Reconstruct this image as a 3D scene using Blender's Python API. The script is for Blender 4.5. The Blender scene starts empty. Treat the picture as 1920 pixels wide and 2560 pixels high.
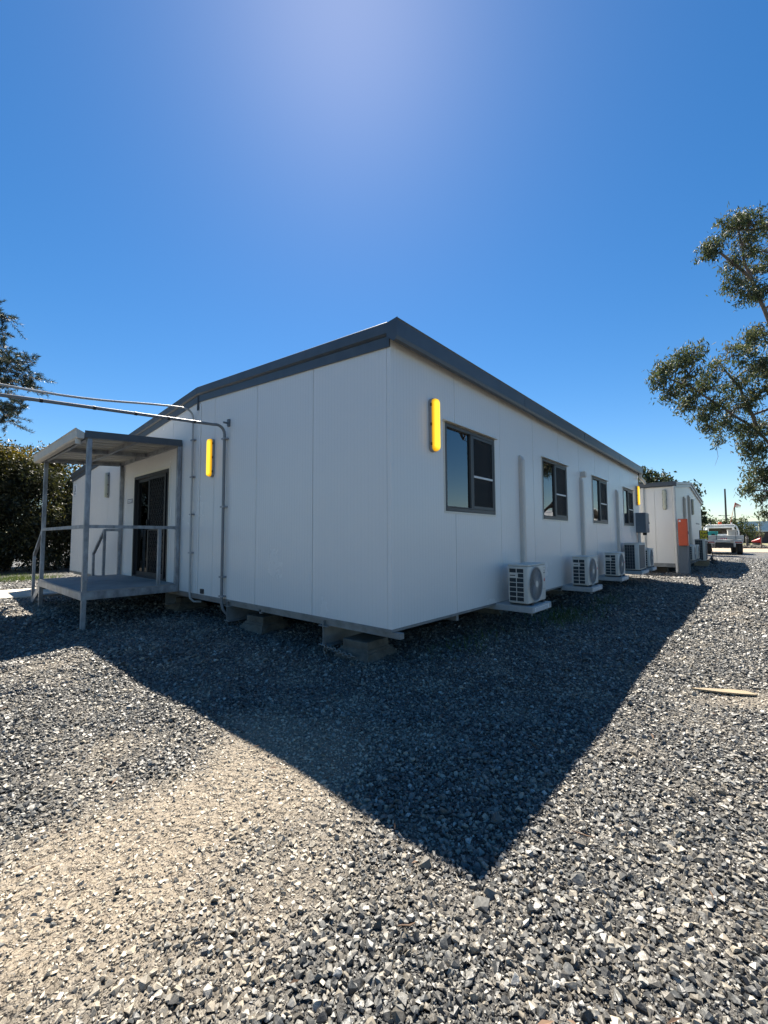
import bpy, bmesh, math, random
import numpy as np
from mathutils import Vector, Matrix

R = random.Random(7)
NR = np.random.default_rng(11)
SC = bpy.context.scene
COL = SC.collection
PI = math.pi

# ------------------------------------------------------------------ camera
S = .805
CF, CPITCH, CROLL, CYAW = 1049.95, .0604, -.0044, .7204          # focal length in px of the 1920 x 2560 photo
CPOS = Vector((-3.891*S, -3.2983*S, 1.6*S))
_f0 = Vector((math.cos(CYAW), math.sin(CYAW), 0)); _r0 = Vector((math.sin(CYAW), -math.cos(CYAW), 0)); _u0 = Vector((0, 0, 1))
FW = _f0*math.cos(CPITCH) + _u0*math.sin(CPITCH)
_u1 = -_f0*math.sin(CPITCH) + _u0*math.cos(CPITCH)
RT = _r0*math.cos(CROLL) + _u1*math.sin(CROLL)
UP = -_r0*math.sin(CROLL) + _u1*math.cos(CROLL)
cam = bpy.data.cameras.new('camera'); camo = bpy.data.objects.new('camera', cam); COL.objects.link(camo)
cam.sensor_fit = 'VERTICAL'; cam.sensor_height = 24; cam.lens = 24*CF/2560
cam.clip_start = .05; cam.clip_end = 3000
camo.matrix_world = Matrix(((RT.x, UP.x, -FW.x, CPOS.x), (RT.y, UP.y, -FW.y, CPOS.y), (RT.z, UP.z, -FW.z, CPOS.z), (0, 0, 0, 1)))
SC.camera = camo

def at(u, v, depth):
    "point seen at photo pixel (u, v), depth metres along the view axis"
    return CPOS + (FW + RT*((u-960)/CF) - UP*((v-1280)/CF))*depth

# ------------------------------------------------------------------ sky, sun, exposure
SUN = Vector((.465, .495, 1)).normalized()
W = bpy.data.worlds.new('World'); SC.world = W; W.use_nodes = True
wn = W.node_tree.nodes; wl = W.node_tree.links
sky = wn.new('ShaderNodeTexSky'); sky.sky_type = 'NISHITA'; sky.sun_disc = False
sky.sun_elevation = math.asin(SUN.z); sky.sun_rotation = math.atan2(SUN.x, SUN.y)
sky.altitude = 300; sky.air_density = 1.0; sky.dust_density = .2; sky.ozone_density = 2.6
bg = wn['Background']; bg.inputs['Strength'].default_value = .05
hsv = wn.new('ShaderNodeHueSaturation'); hsv.inputs['Saturation'].default_value = 1.34; wl.new(sky.outputs[0], hsv.inputs['Color']); wl.new(hsv.outputs[0], bg.inputs[0])
sun = bpy.data.lights.new('sun', 'SUN'); sun.energy = 5; sun.angle = math.radians(.5); sun.color = (1, .93, .82)
suno = bpy.data.objects.new('sun', sun); COL.objects.link(suno); suno.rotation_euler = SUN.to_track_quat('Z', 'Y').to_euler(); suno.location = (6, 6, 30)
vs = SC.view_settings; vs.view_transform = 'Standard'; vs.look = 'None'; vs.gamma = 1; vs.exposure = 1.5; vs.use_curve_mapping = False
SC.cycles.use_denoising = True
SC.cycles.max_bounces = 6; SC.cycles.diffuse_bounces = 3; SC.cycles.transparent_max_bounces = 12

# ------------------------------------------------------------------ materials
def mat(name, base, rough=.6, metal=0., var=0., scale=6., bump=0., bscale=60., var2=None, spec=.5, ribs=0., emit=None, estr=0., stretch=(1, 1, 1), objco=False, wave=0.):
    m = bpy.data.materials.new(name); m.use_nodes = True
    n = m.node_tree.nodes; l = m.node_tree.links; p = n['Principled BSDF']
    p.inputs['Base Color'].default_value = (*base, 1); p.inputs['Roughness'].default_value = rough; p.inputs['Metallic'].default_value = metal
    p.inputs['Specular IOR Level'].default_value = spec
    if emit:
        p.inputs['Emission Color'].default_value = (*emit, 1); p.inputs['Emission Strength'].default_value = estr
    if objco:
        tc = n.new('ShaderNodeTexCoord'); co = tc.outputs['Object']
    else:
        g = n.new('ShaderNodeNewGeometry'); co = g.outputs['Position']
    if stretch != (1, 1, 1):
        mp = n.new('ShaderNodeMapping'); mp.inputs['Scale'].default_value = stretch; l.new(co, mp.inputs[0]); co = mp.outputs[0]
    if var:
        t = n.new('ShaderNodeTexNoise'); t.inputs['Scale'].default_value = scale; t.inputs['Detail'].default_value = 6; t.inputs['Roughness'].default_value = .65
        l.new(co, t.inputs['Vector'])
        r = n.new('ShaderNodeValToRGB'); r.color_ramp.elements[0].position = .3; r.color_ramp.elements[1].position = .72
        a = var2 or tuple(c*(1-var) for c in base); b = tuple(min(1, c*(1+var*.6)) for c in base)
        r.color_ramp.elements[0].color = (*a, 1); r.color_ramp.elements[1].color = (*b, 1)
        l.new(t.outputs[0], r.inputs[0]); l.new(r.outputs[0], p.inputs['Base Color'])
        rr = n.new('ShaderNodeMapRange'); rr.inputs[3].default_value = max(.02, rough-min(.08, var)); rr.inputs[4].default_value = min(1, rough+min(.1, var))
        l.new(t.outputs[0], rr.inputs[0]); l.new(rr.outputs[0], p.inputs['Roughness'])
    h = None
    if bump:
        t2 = n.new('ShaderNodeTexNoise'); t2.inputs['Scale'].default_value = bscale; t2.inputs['Detail'].default_value = 4
        l.new(co, t2.inputs['Vector']); bp = n.new('ShaderNodeBump'); bp.inputs['Strength'].default_value = bump; bp.inputs['Distance'].default_value = .01
        l.new(t2.outputs[0], bp.inputs['Height']); h = bp
    if ribs:
        sx = n.new('ShaderNodeSeparateXYZ'); l.new(co, sx.inputs[0]); ad = n.new('ShaderNodeMath'); l.new(sx.outputs[0], ad.inputs[0]); l.new(sx.outputs[1], ad.inputs[1])
        mo = n.new('ShaderNodeMath'); mo.operation = 'PINGPONG'; mo.inputs[1].default_value = .026; l.new(ad.outputs[0], mo.inputs[0])
        cr = n.new('ShaderNodeMapRange'); cr.inputs[1].default_value = 0; cr.inputs[2].default_value = .006; l.new(mo.outputs[0], cr.inputs[0])
        b2 = n.new('ShaderNodeBump'); b2.inputs['Strength'].default_value = ribs; b2.inputs['Distance'].default_value = .002
        l.new(cr.outputs[0], b2.inputs['Height'])
        if h: l.new(h.outputs[0], b2.inputs['Normal'])
        h = b2
    if wave:
        t3 = n.new('ShaderNodeTexNoise'); t3.inputs['Scale'].default_value = 1.5; t3.inputs['Detail'].default_value = 2; l.new(co, t3.inputs['Vector'])
        b3 = n.new('ShaderNodeBump'); b3.inputs['Strength'].default_value = wave; b3.inputs['Distance'].default_value = .05; l.new(t3.outputs[0], b3.inputs['Height'])
        if h: l.new(h.outputs[0], b3.inputs['Normal'])
        h = b3
    if h: l.new(h.outputs[0], p.inputs['Normal'])
    return m

M = {}
M['wall'] = mat('wall_panel_paint', (.78, .765, .735), .27, var=.012, scale=.8, bump=.10, bscale=320, ribs=.9, wave=.18)
M['wall_b'] = mat('wall_panel_cream', (.77, .75, .70), .4, var=.03, scale=1.3, bump=.08, bscale=200, ribs=.35)
M['cream'] = mat('cream_trim', (.72, .69, .60), .45, var=.06, scale=9)
M['trim'] = mat('white_trim', (.74, .73, .70), .42, var=.06, scale=8)
M['roof'] = mat('dark_roof_steel', (.070, .083, .098), .38, var=.22, scale=5, spec=.5)
M['roofpale'] = mat('pale_roof_steel', (.50, .51, .51), .45, var=.12, scale=4)
M['gutterp'] = mat('beige_gutter', (.56, .53, .47), .42, var=.14, scale=7, stretch=(1, 1, .3))
M['galv'] = mat('galvanised_steel', (.33, .35, .375), .46, metal=.55, var=.5, scale=9, bump=.06, bscale=40, stretch=(1, 1, .45))
M['galvd'] = mat('weathered_steel', (.26, .27, .27), .55, metal=.35, var=.4, scale=5, bump=.1, bscale=50)
M['canopy'] = mat('canopy_underside', (.42, .41, .37), .5, var=.1, scale=3)
M['deck'] = mat('deck_board', (.30, .295, .28), .75, var=.28, scale=3.2, bump=.2, bscale=90)
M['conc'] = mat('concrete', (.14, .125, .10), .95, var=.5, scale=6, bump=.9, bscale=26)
M['pathc'] = mat('path_concrete', (.55, .50, .41), .9, var=.25, scale=2.5, bump=.3, bscale=40)
M['frame'] = mat('window_frame', (.07, .073, .074), .42, var=.12, scale=14)
M['frame2'] = mat('door_frame', (.022, .023, .026), .4, var=.2, scale=12)
M['dark'] = mat('black_plastic', (.02, .02, .022), .5)
M['fin'] = mat('condenser_fins', (.035, .043, .05), .45, var=.3, scale=60, metal=.3)
M['ac'] = mat('ivory_casing', (.62, .60, .545), .42, var=.07, scale=10, bump=.02, bscale=90)
M['traym'] = mat('painted_steel_tray', (.42, .43, .43), .5, var=.2, scale=6)
M['acgrey'] = mat('fan_guard_grey', (.30, .31, .315), .5, var=.15, scale=20)
M['duct'] = mat('pipe_cover', (.60, .555, .50), .42, var=.06, scale=7)
M['ebox'] = mat('grey_enclosure', (.12, .145, .17), .45, var=.1, scale=10)
M['orange'] = mat('orange_red_enclosure', (.62, .095, .035), .42, var=.1, scale=6)
M['red'] = mat('red_plastic', (.62, .03, .03), .4, var=.15, scale=9)
M['pvc'] = mat('grey_conduit', (.19, .2, .21), .4, var=.1, scale=12)
M['pvcw'] = mat('pale_conduit', (.42, .42, .41), .4, var=.1, scale=12)
M['pipew'] = mat('cream_pipe', (.70, .67, .60), .4, var=.08, scale=7)
M['lampb'] = mat('lamp_backing', (.30, .30, .29), .5, var=.1, scale=20)
M['amber'] = mat('amber_diffuser', (.9, .52, .02), .35, emit=(1., .57, .01), estr=.46)
def amber():
    m = M['amber']; n = m.node_tree.nodes; l = m.node_tree.links; p = n['Principled BSDF']
    a = n.new('ShaderNodeAttribute'); a.attribute_name = 'glow'; r = n.new('ShaderNodeValToRGB')
    r.color_ramp.elements[0].color = (.95, .40, .0, 1); r.color_ramp.elements[1].color = (1., .72, .04, 1); l.new(a.outputs['Fac'], r.inputs[0]); l.new(r.outputs[0], p.inputs['Emission Color'])
    mr = n.new('ShaderNodeMapRange'); mr.inputs[3].default_value = .18; mr.inputs[4].default_value = .56; l.new(a.outputs['Fac'], mr.inputs[0]); l.new(mr.outputs[0], p.inputs['Emission Strength'])
amber()
M['diff'] = mat('aged_diffuser', (.56, .54, .40), .4, var=.12, scale=9)
M['white'] = mat('white_vehicle_paint', (.80, .80, .79), .28, var=.05, scale=3, objco=True)
M['alu'] = mat('tray_aluminium', (.58, .58, .56), .42, metal=.35, var=.16, scale=5, objco=True)
M['teal'] = mat('teal_plastic', (.015, .36, .36), .4, var=.1, scale=6, objco=True)
M['tyre'] = mat('tyre_rubber', (.028, .026, .024), .85, var=.3, scale=20, objco=True)
M['tail'] = mat('tail_lamp', (.28, .012, .012), .2)
M['beacon'] = mat('beacon_orange', (.85, .12, .02), .25)
M['yellow'] = mat('sign_yellow', (.78, .60, .03), .4)
M['print'] = mat('dark_print', (.03, .03, .035), .5)
M['printr'] = mat('red_print', (.55, .03, .04), .4)
M['signw'] = mat('white_sign', (.74, .75, .76), .4, var=.05, scale=30)
M['signg'] = mat('grey_sign', (.22, .23, .26), .4)
M['wood'] = mat('split_timber', (.30, .235, .15), .8, var=.35, scale=10, bump=.5, bscale=30, stretch=(6, 1, 1), objco=True)
M['chain'] = mat('chain_steel', (.26, .245, .22), .5, metal=.6, var=.4, scale=60)
M['blind'] = mat('window_blind', (.62, .63, .64), .7)
M['curtain'] = mat('vertical_blind', (.20, .21, .23), .8, var=.15, scale=4)
M['inside'] = mat('interior_lining', (.42, .42, .41), .8)
M['bark'] = mat('tree_bark', (.14, .105, .08), .85, var=.4, scale=5, bump=.5, bscale=20)
M['barkg'] = mat('gum_bark', (.20, .155, .125), .8, var=.45, scale=2.5, bump=.4, bscale=14)
M['pole'] = mat('dark_pole', (.06, .062, .066), .6, var=.2, scale=3)
M['flag'] = mat('flag_cloth', (.55, .14, .08), .8, var=.3, scale=6)
M['shed'] = mat('pale_blue_shed', (.50, .66, .70), .5, var=.05, scale=.3)
M['shedd'] = mat('dark_cladding', (.07, .05, .048), .7, var=.3, scale=.7)
M['litter'] = mat('dry_leaf', (.17, .105, .065), .8, var=.5, scale=3)

def glass_mat(name, tint, ior=1.5, wob=.02):
    m = bpy.data.materials.new(name); m.use_nodes = True; n = m.node_tree.nodes; l = m.node_tree.links
    n.remove(n['Principled BSDF']); out = n['Material Output']
    tr = n.new('ShaderNodeBsdfTransparent'); tr.inputs[0].default_value = (*tint, 1)
    gl = n.new('ShaderNodeBsdfGlossy'); gl.inputs['Roughness'].default_value = .004
    fr = n.new('ShaderNodeFresnel'); fr.inputs[0].default_value = ior
    no = n.new('ShaderNodeTexNoise'); no.inputs['Scale'].default_value = 1.3; g = n.new('ShaderNodeNewGeometry'); l.new(g.outputs['Position'], no.inputs['Vector'])
    bp = n.new('ShaderNodeBump'); bp.inputs['Strength'].default_value = wob; bp.inputs['Distance'].default_value = .05; l.new(no.outputs[0], bp.inputs['Height'])
    l.new(bp.outputs[0], gl.inputs['Normal'])
    mx = n.new('ShaderNodeMixShader'); l.new(fr.outputs[0], mx.inputs[0]); l.new(tr.outputs[0], mx.inputs[1]); l.new(gl.outputs[0], mx.inputs[2])
    l.new(mx.outputs[0], out.inputs[0]); return m
M['glass'] = glass_mat('window_glass', (.6, .64, .66), 2.7)
M['glassd'] = glass_mat('tinted_glass', (.25, .27, .29), 1.5)

def screen_mat():
    m = bpy.data.materials.new('fly_screen'); m.use_nodes = True; n = m.node_tree.nodes; l = m.node_tree.links
    p = n['Principled BSDF']; p.inputs['Base Color'].default_value = (.006, .006, .007, 1); p.inputs['Roughness'].default_value = .7
    tr = n.new('ShaderNodeBsdfTransparent'); mx = n.new('ShaderNodeMixShader'); mx.inputs[0].default_value = .62
    l.new(tr.outputs[0], mx.inputs[1]); l.new(p.outputs[0], mx.inputs[2]); l.new(mx.outputs[0], n['Material Output'].inputs[0]); return m
M['screen'] = screen_mat()

def leaf_mat(name, cols, transl=.3, rough=.5):
    "foliage: per-leaf colour from the mesh attribute 'tone'"
    m = bpy.data.materials.new(name); m.use_nodes = True; n = m.node_tree.nodes; l = m.node_tree.links
    p = n['Principled BSDF']; p.inputs['Roughness'].default_value = rough; p.inputs['Specular IOR Level'].default_value = .4
    a = n.new('ShaderNodeAttribute'); a.attribute_name = 'tone'
    r = n.new('ShaderNodeValToRGB')
    while len(r.color_ramp.elements) < len(cols): r.color_ramp.elements.new(.5)
    for i, c in enumerate(cols):
        r.color_ramp.elements[i].position = i/(len(cols)-1); r.color_ramp.elements[i].color = (*c, 1)
    l.new(a.outputs['Fac'], r.inputs[0]); l.new(r.outputs[0], p.inputs['Base Color'])
    t = n.new('ShaderNodeBsdfTranslucent'); hs = n.new('ShaderNodeHueSaturation'); hs.inputs['Saturation'].default_value = 1.2; hs.inputs['Value'].default_value = 1.3
    l.new(r.outputs[0], hs.inputs['Color']); l.new(hs.outputs[0], t.inputs[0])
    mx = n.new('ShaderNodeMixShader'); mx.inputs[0].default_value = transl
    l.new(p.outputs[0], mx.inputs[1]); l.new(t.outputs[0], mx.inputs[2]); l.new(mx.outputs[0], n['Material Output'].inputs[0]); return m
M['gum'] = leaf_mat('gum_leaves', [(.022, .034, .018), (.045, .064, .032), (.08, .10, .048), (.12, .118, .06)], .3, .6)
M['wattle'] = leaf_mat('wattle_leaves', [(.018, .022, .012), (.035, .04, .018), (.085, .078, .022), (.23, .155, .035)], .3)  # last colour: gold of sun-lit top leaves, painted in
M['needle'] = leaf_mat('pine_needles', [(.02, .032, .024), (.04, .055, .04), (.07, .085, .06)], .2)
M['shrub'] = leaf_mat('shrub_leaves', [(.03, .045, .02), (.06, .08, .03), (.11, .12, .05)], .25)
M['broad'] = leaf_mat('broad_leaves', [(.03, .045, .022), (.05, .065, .03), (.085, .10, .045)], .25)
M['grass'] = leaf_mat('grass_blades', [(.04, .075, .018), (.075, .12, .03), (.15, .16, .06)], .3)

# ------------------------------------------------------------------ mesh helpers
class MB:
    def __init__(s): s.v = []; s.f = []
    def quad(s, *p): i = len(s.v); s.v += [tuple(q) for q in p]; s.f.append(tuple(range(i, i+len(p)))); return s
    def box(s, x0, y0, z0, x1, y1, z1):
        i = len(s.v); s.v += [(x, y, z) for z in (z0, z1) for y in (y0, y1) for x in (x0, x1)]
        s.f += [tuple(i+k for k in q) for q in ((0, 2, 3, 1), (4, 5, 7, 6), (0, 1, 5, 4), (2, 6, 7, 3), (0, 4, 6, 2), (1, 3, 7, 5))]; return s
    def bev(s, x0, y0, z0, x1, y1, z1, b=.004, seg=1):
        bm = bmesh.new(); bmesh.ops.create_cube(bm, size=1)
        for v in bm.verts: v.co = Vector(((x0+x1)/2+v.co.x*(x1-x0), (y0+y1)/2+v.co.y*(y1-y0), (z0+z1)/2+v.co.z*(z1-z0)))
        bmesh.ops.bevel(bm, geom=list(bm.edges), offset=b, segments=seg, profile=.5, affect='EDGES')
        s.addbm(bm); return s
    def addbm(s, bm):
        bm.verts.index_update(); i = len(s.v); s.v += [tuple(v.co) for v in bm.verts]; s.f += [tuple(i+v.index for v in f.verts) for f in bm.faces]; bm.free()
    def tube(s, pts, r, n=10, caps=True):
        pts = [Vector(p) for p in pts]; rs = r if isinstance(r, (list, tuple)) else [r]*len(pts)
        rings = []; up = None
        for k, p in enumerate(pts):
            t = (pts[min(k+1, len(pts)-1)]-pts[max(k-1, 0)]).normalized()
            if up is None: up = Vector((0, 0, 1)) if abs(t.z) < .9 else Vector((1, 0, 0))
            a = (up - t*up.dot(t)); a = a.normalized() if a.length > 1e-6 else t.orthogonal().normalized(); up = a; b = t.cross(a)
            i = len(s.v)
            for q in range(n):
                w = 2*PI*q/n; s.v.append(tuple(p + (a*math.cos(w)+b*math.sin(w))*rs[k]))
            rings.append(i)
        for k in range(len(rings)-1):
            for q in range(n): s.f.append((rings[k]+q, rings[k]+(q+1) % n, rings[k+1]+(q+1) % n, rings[k+1]+q))
        if caps: s.f.append(tuple(rings[0]+q for q in reversed(range(n)))); s.f.append(tuple(rings[-1]+q for q in range(n)))
        return s
    def bar(s, p0, p1, w, h, up=(0, 0, 1)):
        "square section from p0 to p1"
        p0, p1 = Vector(p0), Vector(p1); t = (p1-p0).normalized(); u = Vector(up)
        if abs(t.dot(u)) > .95: u = Vector((0, 1, 0))
        a = t.cross(u).normalized(); b = a.cross(t); i = len(s.v)
        for p in (p0, p1):
            for sa, sb in ((-1, -1), (1, -1), (1, 1), (-1, 1)): s.v.append(tuple(p+a*sa*w/2+b*sb*h/2))
        s.f += [(i, i+1, i+2, i+3), (i+7, i+6, i+5, i+4)] + [(i+k, i+4+k, i+4+(k+1) % 4, i+(k+1) % 4) for k in range(4)]; return s
    def prism(s, poly, vec):
        vec = Vector(vec); n = len(poly); i = len(s.v); s.v += [tuple(p) for p in poly] + [tuple(Vector(p)+vec) for p in poly]
        s.f += [tuple(i+k for k in range(n)), tuple(i+n+k for k in reversed(range(n)))]
        s.f += [(i+k, i+n+k, i+n+(k+1) % n, i+(k+1) % n) for k in range(n)]; return s
    def disc(s, c, axis, r, th, n=32):
        c = Vector(c); ax = Vector(axis).normalized(); return s.tube([c, c+ax*th], r, n)
    def ring(s, c, axis, r, t, n=40, m=8):
        c = Vector(c); ax = Vector(axis).normalized(); a = ax.orthogonal().normalized(); b = ax.cross(a); i = len(s.v)
        for k in range(n):
            w = 2*PI*k/n; d = a*math.cos(w)+b*math.sin(w)
            for q in range(m):
                z = 2*PI*q/m; s.v.append(tuple(c+d*(r+t*math.cos(z))+ax*t*math.sin(z)))
        for k in range(n):
            for q in range(m): s.f.append((i+k*m+q, i+((k+1) % n)*m+q, i+((k+1) % n)*m+(q+1) % m, i+k*m+(q+1) % m))
        return s
    def build(s, name, m, parent=None, smooth=None, fix=True):
        off = Vector((0, 0, 0)); p = parent
        while p is not None: off += p.location; p = p.parent
        me = bpy.data.meshes.new(name)
        if parent is not None and fix: me.from_pydata([(v[0]-off.x, v[1]-off.y, v[2]-off.z) for v in s.v], [], s.f)
        else: me.from_pydata(s.v, [], s.f)
        bm = bmesh.new(); bm.from_mesh(me); bmesh.ops.recalc_face_normals(bm, faces=bm.faces); bm.to_mesh(me); bm.free()
        me.materials.append(M[m] if isinstance(m, str) else m)
        if smooth is not None:
            me.polygons.foreach_set('use_smooth', [True]*len(me.polygons)); me.set_sharp_from_angle(angle=math.radians(smooth))
        o = bpy.data.objects.new(name, me); COL.objects.link(o); o.parent = parent
        return o

def tag(o, label, cat, group=None, kind=None):
    if label: o['label'] = label
    if cat: o['category'] = cat
    if group: o['group'] = group
    if kind: o['kind'] = kind
    return o
def thing(name, loc, label, cat, group=None):
    o = bpy.data.objects.new(name, None); COL.objects.link(o); o.location = loc; o.empty_display_size = .2
    return tag(o, label, cat, group)
def root_at(o, loc):
    "move a single-mesh thing's origin to loc"
    L = Vector(loc); o.data.transform(Matrix.Translation(-L)); o.location = L; return o
def text(name, body, size, m, parent, origin, right, up, depth=.0015):
    "flat lettering: right/up vectors span the sign face"
    cu = bpy.data.curves.new(name, 'FONT'); cu.body = body; cu.size = size; cu.extrude = depth; cu.align_x = 'CENTER'; cu.align_y = 'CENTER'
    o = bpy.data.objects.new(name, cu); COL.objects.link(o); dg = bpy.context.evaluated_depsgraph_get()
    me = bpy.data.meshes.new_from_object(o.evaluated_get(dg)); bpy.data.objects.remove(o); bpy.data.curves.remove(cu)
    r = Vector(right).normalized(); u = Vector(up).normalized(); n = r.cross(u)
    off = Vector((0, 0, 0)); p = parent
    while p is not None: off += p.location; p = p.parent
    T = Vector(origin)-off
    me.transform(Matrix(((r.x, u.x, n.x, T.x), (r.y, u.y, n.y, T.y), (r.z, u.z, n.z, T.z), (0, 0, 0, 1))))
    me.materials.clear(); me.materials.append(M[m])
    t = bpy.data.objects.new(name, me); COL.objects.link(t); t.parent = parent; return t

# ------------------------------------------------------------------ ground
def zg(x, y):
    x = np.asarray(x, float); y = np.asarray(y, float)
    z = .012*np.sin(1.1*x+.6*y)+.010*np.sin(1.9*y-.7*x+1.3)+.007*np.sin(3.3*x+2.1*y+.5)+.006*np.sin(4.7*y-2.9*x)
    z = z-.06*np.exp(-((x+2.)/1.5)**2-((y-4.3)/1.3)**2)+.085*np.clip((y+1.8)/4.2, 0, 1)*(1-np.clip((y-2.7)/1.2, 0, 1))/(1+np.exp(np.clip((x+1.05)/.13, -40, 40)))*np.exp(-np.clip(-x-3, 0, 9)**2)
    return z*np.exp(-(x*x+y*y)/900.)

def dirt(x, y):
    "0 = blue-grey crushed rock, 1 = tan compacted fines"
    x = np.asarray(x, float); y = np.asarray(y, float)
    def blob(cx, cy, a, b, th, k=1.):
        c, s_ = math.cos(th), math.sin(th); u = (x-cx)*c+(y-cy)*s_; v = -(x-cx)*s_+(y-cy)*c
        return k*np.exp(-((u/a)**2+(v/b)**2))
    d = blob(-2.3, -.78, 1.05, .46, .12, 1.1)+blob(-1.6, -.4, .5, .45, .5, .8)+blob(-2.9, -.72, .5, .3, .2, .6)+blob(-2.2, -1.35, .35, .12, .6, .35)
    d = d+blob(-2.5, 2.5, .9, .35, .1, .5)+blob(-2.3, .25, .5, .2, .4, .3)+blob(-1.9, 7.5, 1.1, 1.4, .2, .55)
    d = d+blob(1.4, -2.75, .8, .22, 2.3, .6)+blob(-.1, -3.2, .5, .25, 1.2, .4)+blob(6, -2.4, 1.2, .25, .1, .35)
    d = d+.22*np.sin(5.1*x+3.3*y)*np.sin(4.3*y-2.7*x)
    return np.clip(d, 0, 1)

def axis(lo, hi, a, b, fine):
    m = list(np.arange(a, b+1e-6, fine)); s_ = fine; x = b
    while x < hi: s_ *= 1.35; x += s_; m.append(min(x, hi))
    s_ = fine; x = a; pre = []
    while x > lo: s_ *= 1.35; x -= s_; pre.append(max(x, lo))
    return np.array(pre[::-1]+m)
gx = axis(-700, 1500, -6, 18, .16); gy = axis(-900, 900, -7, 14, .16)
X, Y = np.meshgrid(gx, gy); Z = zg(X, Y)
nx, ny = len(gx), len(gy)
vv = np.stack([X.ravel(), Y.ravel(), Z.ravel()], 1)
ii = (np.arange(ny-1)[:, None]*nx+np.arange(nx-1)[None]).ravel()
ff = np.stack([ii, ii+1, ii+nx+1, ii+nx], 1)
gme = bpy.data.meshes.new('ground'); gme.from_pydata(vv.tolist(), [], ff.tolist())
at_ = gme.attributes.new('dirt', 'FLOAT', 'POINT'); at_.data.foreach_set('value', dirt(X, Y).ravel().astype(np.float32))
gme.polygons.foreach_set('use_smooth', [True]*len(gme.polygons))
ground = bpy.data.objects.new('ground', gme); COL.objects.link(ground); ground['kind'] = 'structure'

def ground_material():
    m = bpy.data.materials.new('gravel_ground'); m.use_nodes = True; n = m.node_tree.nodes; l = m.node_tree.links; p = n['Principled BSDF']
    p.inputs['Roughness'].default_value = .6; p.inputs['Specular IOR Level'].default_value = .5
    g = n.new('ShaderNodeNewGeometry'); co = g.outputs['Position']
    def noise(sc, det=5, ro=.6):
        t = n.new('ShaderNodeTexNoise'); t.inputs['Scale'].default_value = sc; t.inputs['Detail'].default_value = det; t.inputs['Roughness'].default_value = ro; l.new(co, t.inputs['Vector']); return t
    def ramp(src, *st):
        r = n.new('ShaderNodeValToRGB')
        while len(r.color_ramp.elements) < len(st): r.color_ramp.elements.new(.5)
        for i, (q, c) in enumerate(st): r.color_ramp.elements[i].position = q; r.color_ramp.elements[i].color = (*c, 1)
        l.new(src, r.inputs[0]); return r
    vo = n.new('ShaderNodeTexVoronoi'); vo.inputs['Scale'].default_value = 34; l.new(co, vo.inputs['Vector'])
    sep = n.new('ShaderNodeSeparateColor'); l.new(vo.outputs['Color'], sep.inputs[0])
    stone = ramp(sep.outputs[0], (0, (.015, .015, .015)), (.45, (.043, .043, .041)), (.8, (.095, .092, .084)), (1, (.22, .21, .185)))
    tan = ramp(noise(70, 6, .7).outputs[0], (.3, (.11, .088, .062)), (.55, (.25, .205, .148)), (.75, (.38, .32, .235)))
    a = n.new('ShaderNodeAttribute'); a.attribute_name = 'dirt'
    big = noise(1.6, 6, .65)
    ad = n.new('ShaderNodeMath'); ad.operation = 'MULTIPLY_ADD'; l.new(big.outputs[0], ad.inputs[0]); ad.inputs[1].default_value = .9; ad.inputs[2].default_value = -.42
    sm = n.new('ShaderNodeMath'); sm.operation = 'ADD'; l.new(a.outputs['Fac'], sm.inputs[0]); l.new(ad.outputs[0], sm.inputs[1]); sm.use_clamp = True
    mx = n.new('ShaderNodeMix'); mx.data_type = 'RGBA'; l.new(sm.outputs[0], mx.inputs[0]); l.new(stone.outputs[0], mx.inputs[6]); l.new(tan.outputs[0], mx.inputs[7])
    l.new(mx.outputs[2], p.inputs['Base Color'])
    b1 = n.new('ShaderNodeBump'); b1.inputs['Strength'].default_value = 1.; b1.inputs['Distance'].default_value = .028; b1.invert = True; l.new(vo.outputs['Distance'], b1.inputs['Height'])
    b2 = n.new('ShaderNodeBump'); b2.inputs['Strength'].default_value = .7; b2.inputs['Distance'].default_value = .012; l.new(noise(120, 3).outputs[0], b2.inputs['Height']); l.new(b1.outputs[0], b2.inputs['Normal'])
    b3 = n.new('ShaderNodeBump'); b3.inputs['Strength'].default_value = .8; b3.inputs['Distance'].default_value = .10; l.new(noise(5, 5, .7).outputs[0], b3.inputs['Height']); l.new(b2.outputs[0], b3.inputs['Normal'])
    l.new(b3.outputs[0], p.inputs['Normal']); return m
gme.materials.append(ground_material())

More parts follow.
